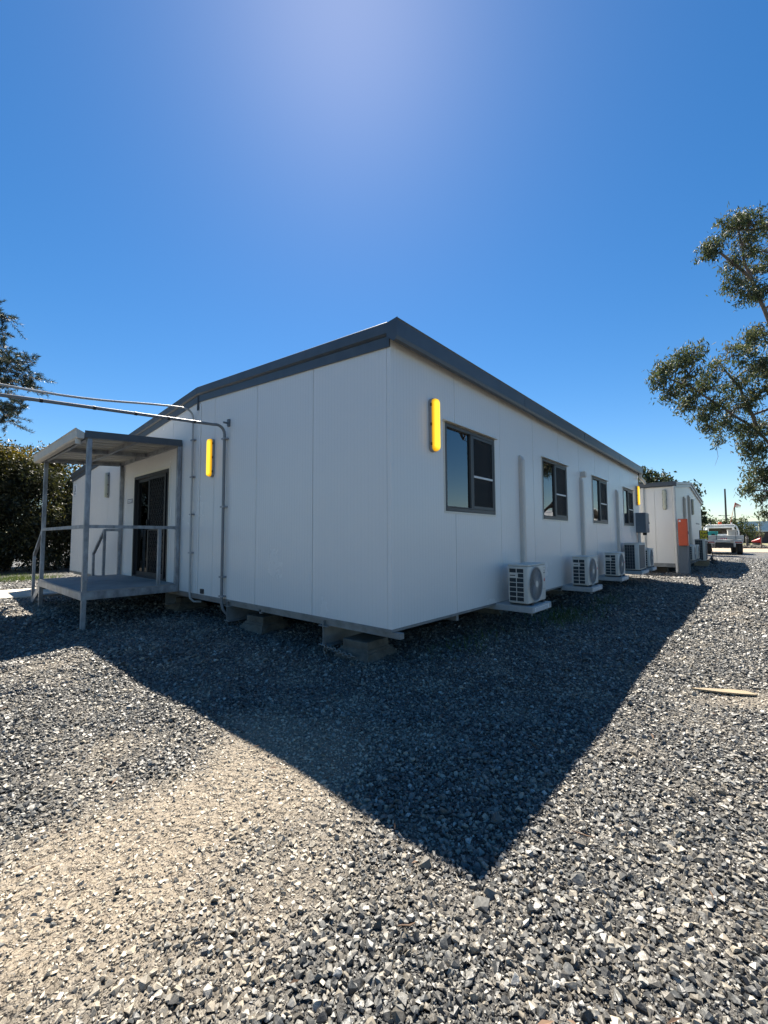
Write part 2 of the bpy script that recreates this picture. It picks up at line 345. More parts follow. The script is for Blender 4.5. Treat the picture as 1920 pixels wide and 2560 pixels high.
# loose crushed rock: thousands of angular stones instanced over the near ground
def rock_material():
    m = bpy.data.materials.new('crushed_rock'); m.use_nodes = True; n = m.node_tree.nodes; l = m.node_tree.links; p = n['Principled BSDF']
    p.inputs['Roughness'].default_value = .5; p.inputs['Specular IOR Level'].default_value = .58
    t = n.new('ShaderNodeAttribute'); t.attribute_type = 'INSTANCER'; t.attribute_name = 'tone'
    d = n.new('ShaderNodeAttribute'); d.attribute_type = 'INSTANCER'; d.attribute_name = 'dust'
    r = n.new('ShaderNodeValToRGB')
    st = [(0, (.013, .0138, .014)), (.3, (.034, .036, .0355)), (.6, (.08, .0805, .076)), (.85, (.175, .17, .152)), (1, (.40, .385, .345))]
    while len(r.color_ramp.elements) < len(st): r.color_ramp.elements.new(.5)
    for i, (q, c) in enumerate(st): r.color_ramp.elements[i].position = q; r.color_ramp.elements[i].color = (*c, 1)
    l.new(t.outputs['Fac'], r.inputs[0])
    g = n.new('ShaderNodeNewGeometry'); no = n.new('ShaderNodeTexNoise'); no.inputs['Scale'].default_value = 90; no.inputs['Detail'].default_value = 4; l.new(g.outputs['Position'], no.inputs['Vector'])
    hv = n.new('ShaderNodeHueSaturation'); mr = n.new('ShaderNodeMapRange'); mr.inputs[1].default_value = .25; mr.inputs[2].default_value = .75; mr.inputs[3].default_value = .6; mr.inputs[4].default_value = 1.45
    l.new(no.outputs[0], mr.inputs[0]); l.new(mr.outputs[0], hv.inputs['Value']); l.new(r.outputs[0], hv.inputs['Color'])
    mx = n.new('ShaderNodeMix'); mx.data_type = 'RGBA'; mx.inputs[7].default_value = (.40, .345, .26, 1)
    l.new(d.outputs['Fac'], mx.inputs[0]); l.new(hv.outputs[0], mx.inputs[6]); l.new(mx.outputs[2], p.inputs['Base Color'])
    bp = n.new('ShaderNodeBump'); bp.inputs['Strength'].default_value = .5; bp.inputs['Distance'].default_value = .004; l.new(no.outputs[0], bp.inputs['Height']); l.new(bp.outputs[0], p.inputs['Normal'])
    return m
rockm = rock_material()
rocks = bpy.data.collections.new('rock_shapes')
for k in range(16):
    bm = bmesh.new(); npt = 9+k % 5
    fl = .45+.3*NR.random(); el = .65+.3*NR.random()
    for q in range(npt):
        v = NR.normal(size=3); v /= np.linalg.norm(v); v *= .42+.12*NR.random()
        bm.verts.new((v[0], v[1]*el, v[2]*fl))
    bmesh.ops.convex_hull(bm, input=bm.verts)
    bmesh.ops.delete(bm, geom=[v for v in bm.verts if not v.link_faces], context='VERTS')
    me = bpy.data.meshes.new('rock'); bm.to_mesh(me); bm.free(); me.materials.append(rockm)
    rocks.objects.link(bpy.data.objects.new('rock', me))

def scatter(x0, x1, y0, y1, sp, dmin, dmax, size, sig):
    gx_ = np.arange(x0, x1, sp); gy_ = np.arange(y0, y1, sp)
    A, B = np.meshgrid(gx_, gy_); A = A.ravel(); B = B.ravel()
    A = A+NR.uniform(-.6, .6, A.size)*sp; B = B+NR.uniform(-.6, .6, B.size)*sp
    d = np.hypot(A-CPOS.x, B-CPOS.y)
    fx = (A-CPOS.x)*_f0.x+(B-CPOS.y)*_f0.y; rx = (A-CPOS.x)*_r0.x+(B-CPOS.y)*_r0.y
    k = (d >= dmin) & (d < dmax) & (fx > .35) & (np.abs(rx) < fx*1.02+.9)
    k &= ~((A > .9) & (B > .9)) & ~((A > 14) & (B > -.3) & (A < 25)) & (A < 40)
    A, B = A[k], B[k]; dd = dirt(A, B)+.45*(np.sin(9*A+2)*np.sin(8*B+A*3))*.5
    dd = np.clip(dd, 0, 1)
    keep = NR.random(A.size) > dd*.5
    A, B, dd = A[keep], B[keep], dd[keep]
    s_ = size*np.exp(NR.normal(size=A.size)*sig); s_ = np.clip(s_, size*.35, size*2.7)*(1-.3*dd)
    big = NR.random(A.size) < .0025; s_[big] *= NR.uniform(1.6, 2.5, big.sum()); s_ = np.minimum(s_, .075)
    tone = np.clip(NR.beta(2.0, 2.0, A.size)*.98+(NR.random(A.size) < .03)*.35, 0, 1)
    dust = np.clip(dd*.95+.06+NR.normal(size=A.size)*.2, 0, .95)*(NR.random(A.size) < .92)
    tanst = NR.random(A.size) < .04; dust[tanst] = NR.uniform(.4, .8, tanst.sum())
    z = zg(A, B)+s_*(.13-.15*dd+NR.normal(size=A.size)*.05)
    return np.stack([A, B, z], 1), s_, tone, dust
parts = [scatter(-5, 3, -5, 3, .0118, 0, 2.8, .0155, .56),
         scatter(-6, 5, -6, 5, .0138, 2.8, 4.6, .0162, .52),
         scatter(-6, 9, -7, 8, .020, 4.6, 7.6, .0215, .48),
         scatter(-7, 20, -9, 15, .041, 7.6, 14, .036, .45),
         scatter(-7, 36, -14, 16, .12, 14, 32, .065, .45)]
pos = np.concatenate([p[0] for p in parts]); scl = np.concatenate([p[1] for p in parts]); ton = np.concatenate([p[2] for p in parts]); dus = np.concatenate([p[3] for p in parts])
N = len(pos); print('stones', N)
pm = bpy.data.meshes.new('gravel'); pm.vertices.add(N); pm.vertices.foreach_set('co', pos.astype(np.float32).ravel())
def attr(name, typ, data, dom='POINT', me=pm):
    a = me.attributes.new(name, typ, dom); a.data.foreach_set('vector' if typ == 'FLOAT_VECTOR' else 'value', np.ascontiguousarray(data).ravel())
attr('tone', 'FLOAT', ton.astype(np.float32)); attr('dust', 'FLOAT', dus.astype(np.float32))
attr('pick', 'INT', NR.integers(0, 16, N).astype(np.int32))
rot = np.stack([NR.normal(size=N)*.35, NR.normal(size=N)*.35, NR.uniform(0, 2*PI, N)], 1); attr('rot', 'FLOAT_VECTOR', rot.astype(np.float32))
sv = scl[:, None]*NR.uniform(.8, 1.25, (N, 3)); attr('scl', 'FLOAT_VECTOR', sv.astype(np.float32))
gravel = bpy.data.objects.new('gravel', pm); COL.objects.link(gravel)
tag(gravel, 'loose blue-grey crushed rock gravel with tan dusty patches over the yard', 'gravel', kind='stuff')
ng = bpy.data.node_groups.new('gravel_scatter', 'GeometryNodeTree')
ng.interface.new_socket('Geometry', in_out='INPUT', socket_type='NodeSocketGeometry'); ng.interface.new_socket('Geometry', in_out='OUTPUT', socket_type='NodeSocketGeometry')
gn, gl = ng.nodes, ng.links
gi = gn.new('NodeGroupInput'); go = gn.new('NodeGroupOutput'); ci = gn.new('GeometryNodeCollectionInfo'); ip = gn.new('GeometryNodeInstanceOnPoints')
ci.inputs['Collection'].default_value = rocks; ci.inputs['Separate Children'].default_value = True; ci.inputs['Reset Children'].default_value = True
ip.inputs['Pick Instance'].default_value = True
def named(nm, typ):
    a = gn.new('GeometryNodeInputNamedAttribute'); a.data_type = typ; a.inputs['Name'].default_value = nm; return a.outputs['Attribute']
gl.new(gi.outputs[0], ip.inputs['Points']); gl.new(ci.outputs[0], ip.inputs['Instance']); gl.new(named('pick', 'INT'), ip.inputs['Instance Index'])
e2r = gn.new('FunctionNodeEulerToRotation'); gl.new(named('rot', 'FLOAT_VECTOR'), e2r.inputs[0]); gl.new(e2r.outputs[0], ip.inputs['Rotation']); gl.new(named('scl', 'FLOAT_VECTOR'), ip.inputs['Scale'])
gl.new(ip.outputs[0], go.inputs[0])
md = gravel.modifiers.new('scatter', 'NODES'); md.node_group = ng

# concrete path to the steps
pb = MB().bev(-14, 9.42, -.06, -.25, 11.3, .035, .01); o = pb.build('path', 'pathc'); o['kind'] = 'structure'

# ------------------------------------------------------------------ wall panels with openings
def panel(axis_, a0, a1, z0, topf, holes, plane, thick, parent, m='wall'):
    "one cladding sheet in the plane x=plane (axis_='y') or y=plane (axis_='x'); thick goes inwards"
    xs = sorted({a0, a1} | {h for H in holes for h in H[:2] if a0 < h < a1}); zs = sorted({z0} | {h for H in holes for h in H[2:]}) + [99]
    def pt(i, j, k):
        a = xs[i]; z = topf(a) if j == len(zs)-1 else zs[j]; d = plane+thick*k
        return (a, d, z) if axis_ == 'x' else (d, a, z)
    def keep(i, j):
        if not (0 <= i < len(xs)-1 and 0 <= j < len(zs)-1): return False
        ca = (xs[i]+xs[i+1])/2; cz = (zs[j]+min(zs[j+1], topf(ca)))/2
        return not any(h[0] < ca < h[1] and h[2] < cz < h[3] for h in holes)
    mb = MB(); ids = {}
    def vi(i, j, k):
        if (i, j, k) not in ids: ids[(i, j, k)] = len(mb.v); mb.v.append(pt(i, j, k))
        return ids[(i, j, k)]
    for i in range(len(xs)-1):
        for j in range(len(zs)-1):
            if not keep(i, j): continue
            mb.f.append((vi(i, j, 0), vi(i+1, j, 0), vi(i+1, j+1, 0), vi(i, j+1, 0))); mb.f.append((vi(i, j, 1), vi(i, j+1, 1), vi(i+1, j+1, 1), vi(i+1, j, 1)))
            for di, dj, e in ((-1, 0, ((i, j), (i, j+1))), (1, 0, ((i+1, j+1), (i+1, j))), (0, -1, ((i+1, j), (i, j))), (0, 1, ((i, j+1), (i+1, j+1)))):
                if not keep(i+di, j+dj): mb.f.append((vi(*e[0], 0), vi(*e[1], 0), vi(*e[1], 1), vi(*e[0], 1)))
    return mb.build('wall_panel', m, parent) if mb.f else None

ZB = .3986                                   # underside of the cladding
LEN, WID, YR = 12.03, 12.0, 4.16             # length, width, ridge position
ZT = 3.288
def zbarge(y): return 3.197+(3.543-3.197)*y/4.16 if y < 4.16 else 3.543-(3.543-2.913)*(y-4.16)/7.84
WIN = [.964, 3.965, 6.916, 9.878]; WW = 1.242; WZ0, WZ1 = 1.591, 2.632
DOOR = (5.295, 7.04, .514, 2.565)

office = thing('site_office', (6, 6, 0), 'long white panelled site office with dark roof trim raised on piers', 'building')
G_ = .004
# long side
wins = [(w, w+WW, WZ0, WZ1) for w in WIN]
js = [0, 1.19]+[1.19+1.2*k for k in range(1, 10)]; js[-1] = LEN
for a, b in zip(js[:-1], js[1:]): panel('x', a+(G_ if a else 0), b-(G_ if b < LEN else 0), ZB, lambda a_: ZT, wins, 0, .05, office)
# gable end
yj = [.054, 1.207, 2.412, 3.609, 4.16, 5.16, 6.36, 7.56, 8.76, 9.96, 11.16, WID]
for a, b in zip(yj[:-1], yj[1:]): panel('y', a+(G_ if a > .1 else 0), b-(G_ if b < WID else 0), ZB, lambda y: zbarge(y)+.06, [DOOR], 0, .05, office)
# hidden sides
yb = [.054, 4.16, 8.1, WID-.054]
for a, b in zip(yb[:-1], yb[1:]): panel('y', a+G_, b-G_, ZB, lambda y: zbarge(y)+.06, [], LEN, -.05, office)
xb = [0.054, 4., 8., LEN-.054]
for a, b in zip(xb[:-1], xb[1:]): panel('x', a+G_, b-G_, ZB, lambda a_: 2.97, [], WID, -.05, office)
MB().box(.1, .1, .415, LEN-.1, WID-.1, .50).build('floor', 'inside', office)
MB().box(.06, .06, 2.86, LEN-.06, WID-.06, 2.89).build('ceiling', 'inside', office)
MB().box(.06, 4.1, .505, LEN-.06, 4.16, 2.855).build('partition', 'inside', office)
for px_ in (3.0, 6.1, 9.1): MB().box(px_, .06, .505, px_+.06, 4.09, 2.855).build('partition', 'inside', office)
# floor edge strip and chassis
fe = MB()
fe.box(-.004, -.004, .372, LEN+.004, .06, ZB-.002); fe.box(-.004, .0625, .372, .06, WID, ZB-.002)
fe.build('floor_edge', 'galvd', office)
MB().box(.02, -.09, .313, .075, WID-.3, .3705).build('end_joist', 'galvd', office)
for jx in np.arange(1.2, LEN, 1.2): MB().box(jx, .02, .30, jx+.05, WID-.3, .3705).build('floor_joist', 'galvd', office)
for by in (.99, 3.11, 5.4, 7.8, 10.2):
    ib = MB(); x0 = -.0 if by < 4 else .05
    ib.box(x0-.02, by-.005, .104, LEN-.1, by+.005, .3); ib.box(x0-.02, by-.075, .092, LEN-.1, by+.075, .103); ib.box(x0-.02, by-.075, .2995, LEN-.1, by+.075, .311)
    ib.box(x0-.02, by-.005, .3115, x0+.012, by+.005, .37)
    ib.build('floor_beam', 'galvd', office)
MB().bev(.02, 2.28, .285, .06, 2.33, .345, .003).build('cable_bracket', 'galvd', office)

# roof: sheets, gutter, barge cappings
def sheet(y0, z0, y1, z1):
    mb = MB(); xs = []
    for k in range(64):
        x = -.03+k*.19; xs += [(x, 0), (x+.11, 0), (x+.13, .028), (x+.17, .028)]
    xs = [(min(x, LEN+.06), z) for x, z in xs if x < LEN+.09]
    for (xa, za), (xb_, zb_) in zip(xs[:-1], xs[1:]):
        if xb_-xa < 1e-5: continue
        mb.quad((xa, y0, z0+za), (xb_, y0, z0+zb_), (xb_, y1, z1+zb_), (xa, y1, z1+za))
        mb.quad((xa, y0, z0+za-.004), (xa, y1, z1+za-.004), (xb_, y1, z1+zb_-.004), (xb_, y0, z0+zb_-.004))
    return mb.build('roof_sheet', 'roof', office)
sheet(-.07, 3.385, YR, 3.735); sheet(YR, 3.735, WID+.08, 3.07)
MB().box(-.03, YR-.18, 3.745, LEN+.06, YR+.18, 3.775).build('ridge_cap', 'roof', office)
gp = [(.0, 3.283), (-.02, 3.262), (-.085, 3.215), (-.118, 3.225), (-.128, 3.26), (-.132, 3.415), (-.140, 3.432), (-.128, 3.434), (-.12, 3.42), (-.115, 3.27), (-.03, 3.28), (.0, 3.36)]
gt = MB().prism([(-.055, y, z) for y, z in gp], (LEN+.16, 0, 0)).build('gutter', 'roof', office)
MB().prism([(-.061, y, z) for y, z in ((.0, 3.283), (-.085, 3.212), (-.122, 3.222), (-.135, 3.26), (-.142, 3.436), (0, 3.42))], (.005, 0, 0)).build('gutter_end', 'roof', gt)
MB().prism([(LEN+.106, y, z) for y, z in ((.0, 3.283), (-.085, 3.212), (-.122, 3.222), (-.135, 3.26), (-.142, 3.436), (0, 3.42))], (.005, 0, 0)).build('gutter_end', 'roof', gt)
for k in range(1, 4): MB().box(k*3.0, -.1330, 3.262, k*3.0+.006, -.11, 3.412).build('gutter_joiner', 'roof', gt)
def sweep2(prof, y0, y1, zf, name, sgn=-1, xb=0.):
    mb = MB(); n = len(prof); a = [(xb+sgn*p[0], y0, zf(y0)+p[1]) for p in prof]; b = [(xb+sgn*p[0], y1, zf(y1)+p[1]) for p in prof]
    i = len(mb.v); mb.v += a+b; mb.f += [tuple(range(n)), tuple(n+k for k in reversed(range(n)))]+[(k, n+k, n+(k+1) % n, (k+1) % n) for k in range(n)]
    return mb.build(name, 'roof', office)
lower = [(.002, 0.), (.020, -.002), (.022, .105), (.002, .105)]
upper = [(.002, .1065), (.030, .1065), (.052, .125), (.055, .232), (.046, .240), (.002, .242)]
for pf in (lower, upper):
    sweep2(pf, .0, 4.158, zbarge, 'barge_capping'); sweep2(pf, 4.162, WID+.06, lambda y: zbarge(y) if y > 4.17 else 3.543, 'barge_capping')
    sweep2(pf, -.02, 4.158, zbarge, 'barge_capping', 1, LEN); sweep2(pf, 4.162, WID+.06, lambda y: zbarge(y) if y > 4.17 else 3.543, 'barge_capping', 1, LEN)
MB().box(-.026, 4.135, 3.40, -.0205, 4.19, 3.66).build('capping_joiner', 'dark', office)
# vertical joint cover under the ridge and small vent at its foot
MB().bev(-.012, 4.075, ZB+.01, -.0005, 4.13, 3.50, .003).build('joint_cover', 'wall', office)
MB().bev(-.02, 3.86, .415, -.0005, 3.96, .49, .004).build('wall_vent', 'dark', office)
# outlet pipe from gutter end to the next building
pipe = MB().tube([(12.0, -.07, 3.23), (12.0, -.07, 3.15), (12.06, -.065, 3.12), (14.5, .22, 3.215), (14.6, .24, 3.2)], .045, 12).build('outlet_pipe', 'pipew', office, smooth=50)

# windows of the long side
def window(x0):
    x1 = x0+WW; f = MB(); xm = x0+.60
    f.bev(x0+.002, -.012, WZ0+.002, x0+.036, .06, WZ1-.002, .003); f.bev(x1-.036, -.012, WZ0+.002, x1-.002, .06, WZ1-.002, .003)
    f.bev(x0+.037, -.012, WZ1-.048, x1-.037, .06, WZ1-.002, .003); f.bev(x0+.037, -.014, WZ0+.002, x1-.037, .06, WZ0+.045, .003)
    f.bev(x0+.037, -.018, WZ0+.0455, x1-.037, .0, WZ0+.058, .002)
    w = f.build('window', 'frame', office)
    MB().box(xm, -.004, WZ0+.059, xm+.038, .045, WZ1-.049).build('mullion', 'frame', w)
    MB().box(x0+.037, .022, WZ0+.059, xm-.001, .027, WZ1-.049).build('pane', 'glass', w)
    MB().box(xm+.039, .036, WZ0+.059, x1-.037, .041, WZ1-.049).build('pane', 'glassd', w)
    s_ = MB(); a, b, c, d = xm+.039, x1-.038, WZ0+.060, WZ1-.050
    s_.box(a, -.006, c, a+.028, .012, d); s_.box(b-.028, -.006, c, b, .012, d); s_.box(a+.0285, -.006, c, b-.0285, .012, c+.03); s_.box(a+.0285, -.006, d-.03, b-.0285, .012, d)
    s_.build('screen_frame', 'frame', w)
    MB().box(a+.0285, -.008, (c+d)/2-.07, b-.0285, .011, (c+d)/2-.045).build('glazing_bar', 'trim', w)
    MB().box(a+.0286, .0015, c+.0305, b-.0286, .0028, (c+d)/2-.0705).build('fly_screen', 'screen', w)
    MB().box(a+.0286, .0015, (c+d)/2-.0445, b-.0286, .0028, d-.0305).build('fly_screen', 'screen', w)
    MB().prism([(x0-.03, -.002, WZ1+.03), (x0-.03, -.055, WZ1+.006), (x0-.03, -.055, WZ1+.0015), (x0-.03, -.002, WZ1+.0015)], (WW+.06, 0, 0)).build('head_flashing', 'cream', w)
    sl = MB(); sl.box(x0-.02, -.008, WZ0-.022, x1+.02, -.0005, WZ0-.001); sl.box(x0-.02, -.008, WZ0, x0-.001, -.0005, WZ1); sl.box(x1+.001, -.008, WZ0, x1+.02, -.0005, WZ1)
    sl.build('sill_trim', 'cream', w)
    # blinds inside
    MB().bev(x0+.05, .062, WZ1-.17, xm-.02, .11, WZ1-.075, .004).build('blind_rail', 'blind', w)
    MB().bev(xm+.06, .10, WZ1-.13, x1-.03, .16, WZ1-.06, .004).build('blind_rail', 'blind', w)
    for q in range(3):
        cx = x0+.40+q*.085; MB().box(cx, .11+.012*q, WZ0+.05, cx+.07, .113+.012*q, WZ1-.131).build('blind_slat', 'curtain', w)
    for q in range(3):
        cx = x1-.36+q*.09; MB().box(cx, .13+.012*q, WZ0+.05, cx+.07, .133+.012*q, WZ1-.131).build('blind_slat', 'curtain', w)
for w in WIN: window(w)

# sliding door under the porch
y0, y1, z0, z1 = DOOR
d = MB(); d.bev(-.012, y0+.002, z0, .09, y0+.05, z1-.002, .003); d.bev(-.012, y1-.05, z0, .09, y1-.002, z1-.002, .003); d.bev(-.012, y0+.051, z1-.06, .09, y1-.051, z1-.002, .003); d.bev(-.012, y0+.051, z0+.003, .09, y1-.051, z0+.03, .003)
door = d.build('door', 'frame2', office)
ym = y0+.96
pn = MB(); pn.box(.045, ym-.05, z0+.031, .075, ym, z1-.061); pn.box(.045, y1-.10, z0+.031, .075, y1-.051, z1-.061); pn.box(.045, ym+.001, z0+.031, .075, y1-.101, z0+.11); pn.box(.045, ym+.001, z1-.12, .075, y1-.101, z1-.061)
pn.build('sliding_leaf', 'frame2', door)
MB().box(.057, ym+.001, z0+.111, .063, y1-.101, z1-.121).build('pane', 'glassd', door)
MB().box(.057, y0+.052, z0+.05, .063, ym-.051, z1-.075).build('pane', 'glassd', door)
sa, sb = y0+.17, ym+.03
sf = MB(); sf.box(.004, sa, z0+.031, .030, sa+.055, z1-.062); sf.box(.004, sb-.055, z0+.031, .030, sb, z1-.062); sf.box(.004, sa+.056, z0+.031, .030, sb-.056, z0+.12); sf.box(.004, sa+.056, z1-.12, .030, sb-.056, z1-.062); sf.box(.004, sa+.056, z0+.93, .030, sb-.056, z0+.99)
sf.build('screen_door_frame', 'frame2', door)
lat = MB(); ya, yb2, za, zb2 = sa+.056, sb-.056, z0+.12, z1-.12; st = .085; sl_ = 1.75
for sgn in (1, -1):
    c = -3.
    while c < 5:
        pts = []
        for yy in np.linspace(ya, yb2, 60):
            zz = za+c+sgn*sl_*(yy-ya)
            if za <= zz <= zb2: pts.append((yy, zz))
        if len(pts) > 2: lat.bar((.016+.002*sgn, *pts[0]), (.016+.002*sgn, *pts[-1]), .005, .009, up=(1, 0, 0))
        c += st*sl_
lat.build('security_grille', 'frame2', door)
MB().box(.0205, ya, za, .0215, yb2, zb2).build('fly_screen', 'screen', door)
MB().bev(-.03, sb-.045, 1.45, .003, sb-.02, 1.66, .005).build('handle', 'dark', door)
for q in range(8): MB().box(.10, ym+.05+q*.085, z0+.1, .103, ym+.12+q*.085, z1-.2).build('blind_slat', 'curtain', door)
tr = MB(); tr.box(-.007, y0-.045, z0, -.0005, y0-.001, z1+.045); tr.box(-.007, y1+.001, z0, -.0005, y1+.045, z1+.045); tr.box(-.007, y0, z1+.001, -.0005, y1, z1+.045)
tr.build('architrave', 'cream', door)

# small signs on the gable
sg = thing('door_sign', (0, 7.28, 2.03), 'small grey plate with two pale lines on the wall beside the sliding door', 'sign')
MB().bev(-.006, 7.13, 2.03, -.0005, 7.43, 2.13, .002).build('plate', 'signg', sg)
for z, w in ((2.095, .12), (2.065, .1)): MB().box(-.0075, 7.28-w, z-.008, -.0062, 7.28+w, z+.008).build('print_line', 'signw', sg)
sg = thing('safety_sign', (0, 11.75, 2.5), 'white safety sign with dark pictogram at the far end of the gable wall', 'sign')
MB().bev(-.006, 11.61, 2.50, -.0005, 11.89, 2.83, .002).build('plate', 'signw', sg)
pc = MB().disc((-.0062, 11.75, 2.765), (-1, 0, 0), .028, .0013, 16); pc.bar((-.0068, 11.75, 2.74), (-.0068, 11.70, 2.62), .001, .05, up=(0, 1, 0)); pc.bar((-.0068, 11.70, 2.66), (-.0068, 11.80, 2.60), .001, .035, up=(0, 0, 1))
pc.build('pictogram', 'print', sg)
for z in (2.57, 2.535): MB().box(-.0075, 11.66, z-.007, -.0062, 11.84, z+.007).build('print_line', 'print', sg)

# ------------------------------------------------------------------ bulkhead lamps
def lamp(c, n, on, label, group, L=.60, Wd=.125):
    "c: centre on the wall, n: outward normal along -x or -y"
    c = Vector(c); n = Vector(n); s_ = Vector((-n.y, n.x, 0))
    t = thing('bulkhead_lamp', c-Vector((0, 0, L/2)), label, 'wall lamp', group)
    def outl(w, h, r, d):
        pts = []
        for cx, cz, a0 in ((w/2-r, h/2-r, 0), (-w/2+r, h/2-r, PI/2), (-w/2+r, -h/2+r, PI), (w/2-r, -h/2+r, 1.5*PI)):
            for k in range(6):
                a = a0+k*PI/10; pts.append(c+n*d+s_*(cx+r*math.cos(a))+Vector((0, 0, cz+r*math.sin(a))))
        return pts
    MB().prism(outl(Wd, L, .05, .001), n*.04).build('base', 'lampb', t, smooth=35)
    m = MB(); rings = [outl(Wd*.9, L*.985, .05, .041), outl(Wd*.88, L*.98, .05, .062), outl(Wd*.74, L*.95, .042, .082), outl(Wd*.4, L*.88, .022, .09)]
    for a, b in zip(rings[:-1], rings[1:]):
        for k in range(24): m.quad(a[k], a[(k+1) % 24], b[(k+1) % 24], b[k])
    m.quad(*rings[-1])
    bm = m.build('diffuser', 'amber' if on else 'diff', t)
    b_ = bmesh.new(); b_.from_mesh(bm.data); bmesh.ops.remove_doubles(b_, verts=b_.verts, dist=1e-5); bmesh.ops.recalc_face_normals(b_, faces=b_.faces); b_.to_mesh(bm.data); b_.free()
    bm.data.polygons.foreach_set('use_smooth', [True]*len(bm.data.polygons))
    gl_ = bm.data.attributes.new('glow', 'FLOAT', 'POINT'); cl_ = c-t.location
    gl_.data.foreach_set('value', [float(np.interp((v.co-cl_).dot(n), [.04, .06, .08, .09], [.0, .25, .85, 1.]))*float(np.interp(abs(v.co.z-cl_.z), [L*.40, L*.5], [1., .35])) for v in bm.data.vertices])
    for dz in (-.22, 0, .22):
        q = c+s_*(Wd/2-.004)+n*.036+Vector((0, 0, dz)); e = .008
        MB().box(q.x-e, q.y-e, q.z-.016, q.x+e, q.y+e, q.z+.016).build('clip', 'dark', t)
        q = c-s_*(Wd/2-.004)+n*.036+Vector((0, 0, dz))
        MB().box(q.x-e, q.y-e, q.z-.016, q.x+e, q.y+e, q.z+.016).build('clip', 'dark', t)
    return t
gA = 'lit amber wall lamps'; gO = 'unlit wall lamps'
lamp((.71, 0, 2.535), (0, -1, 0), True, 'glowing amber lamp on the long wall beside the window nearest the building corner', gA)
lamp((0, 3.66, 2.54), (-1, 0, 0), True, 'glowing amber lamp on the gable wall between two conduits', gA)
lamp((11.66, 0, 2.535), (0, -1, 0), True, 'glowing amber lamp above the grey electrical cabinet', gA)
lamp((0, 8.75, 2.55), (-1, 0, 0), False, 'unlit yellowed lamp on the gable wall seen past the porch posts', gO)

# ------------------------------------------------------------------ air conditioner pipe covers
def cover(x, ztop, zbot, label, cap=True):
    t = thing('pipe_cover', (x, 0, zbot), label, 'pipe cover', 'pipe covers down the long wall')
    pr = [(x-.045, -.0005), (x-.045, -.052), (x-.033, -.066), (x+.033, -.066), (x+.045, -.052), (x+.045, -.0005)]
    MB().prism([(a, b, zbot) for a, b in pr], (0, 0, ztop-zbot)).build('channel', 'duct', t)
    m = MB(); n = len(pr); top = [(x+(a-x)*.75, b*.35, ztop+.075) for a, b in pr]; bot = [(a*1+.0*x, b-.002 if b < -.01 else b, ztop+.001) for a, b in pr]
    m.v += bot+top; m.f += [tuple(range(n)), tuple(n+k for k in reversed(range(n)))]+[(k, n+k, n+(k+1) % n, (k+1) % n) for k in range(n)]
    m.build('end_cap', 'duct', t)
    return t
cover(3.06, 2.46, .60, 'cream pipe cover rising from the air conditioner nearest the building corner')
cover(6.06, 2.43, .60, 'cream pipe cover below a small square wall box')
cover(9.08, 2.43, .60, 'cream pipe cover between the last two windows of the long wall')
jb = thing('junction_box', (6.16, 0, 2.52), 'small cream square box on the wall above a pipe cover', 'box')
MB().bev(6.10, -.085, 2.525, 6.23, -.0005, 2.64, .006).build('case', 'duct', jb)
MB().bev(6.105, -.092, 2.53, 6.225, -.0855, 2.635, .003).build('lid', 'duct', jb)

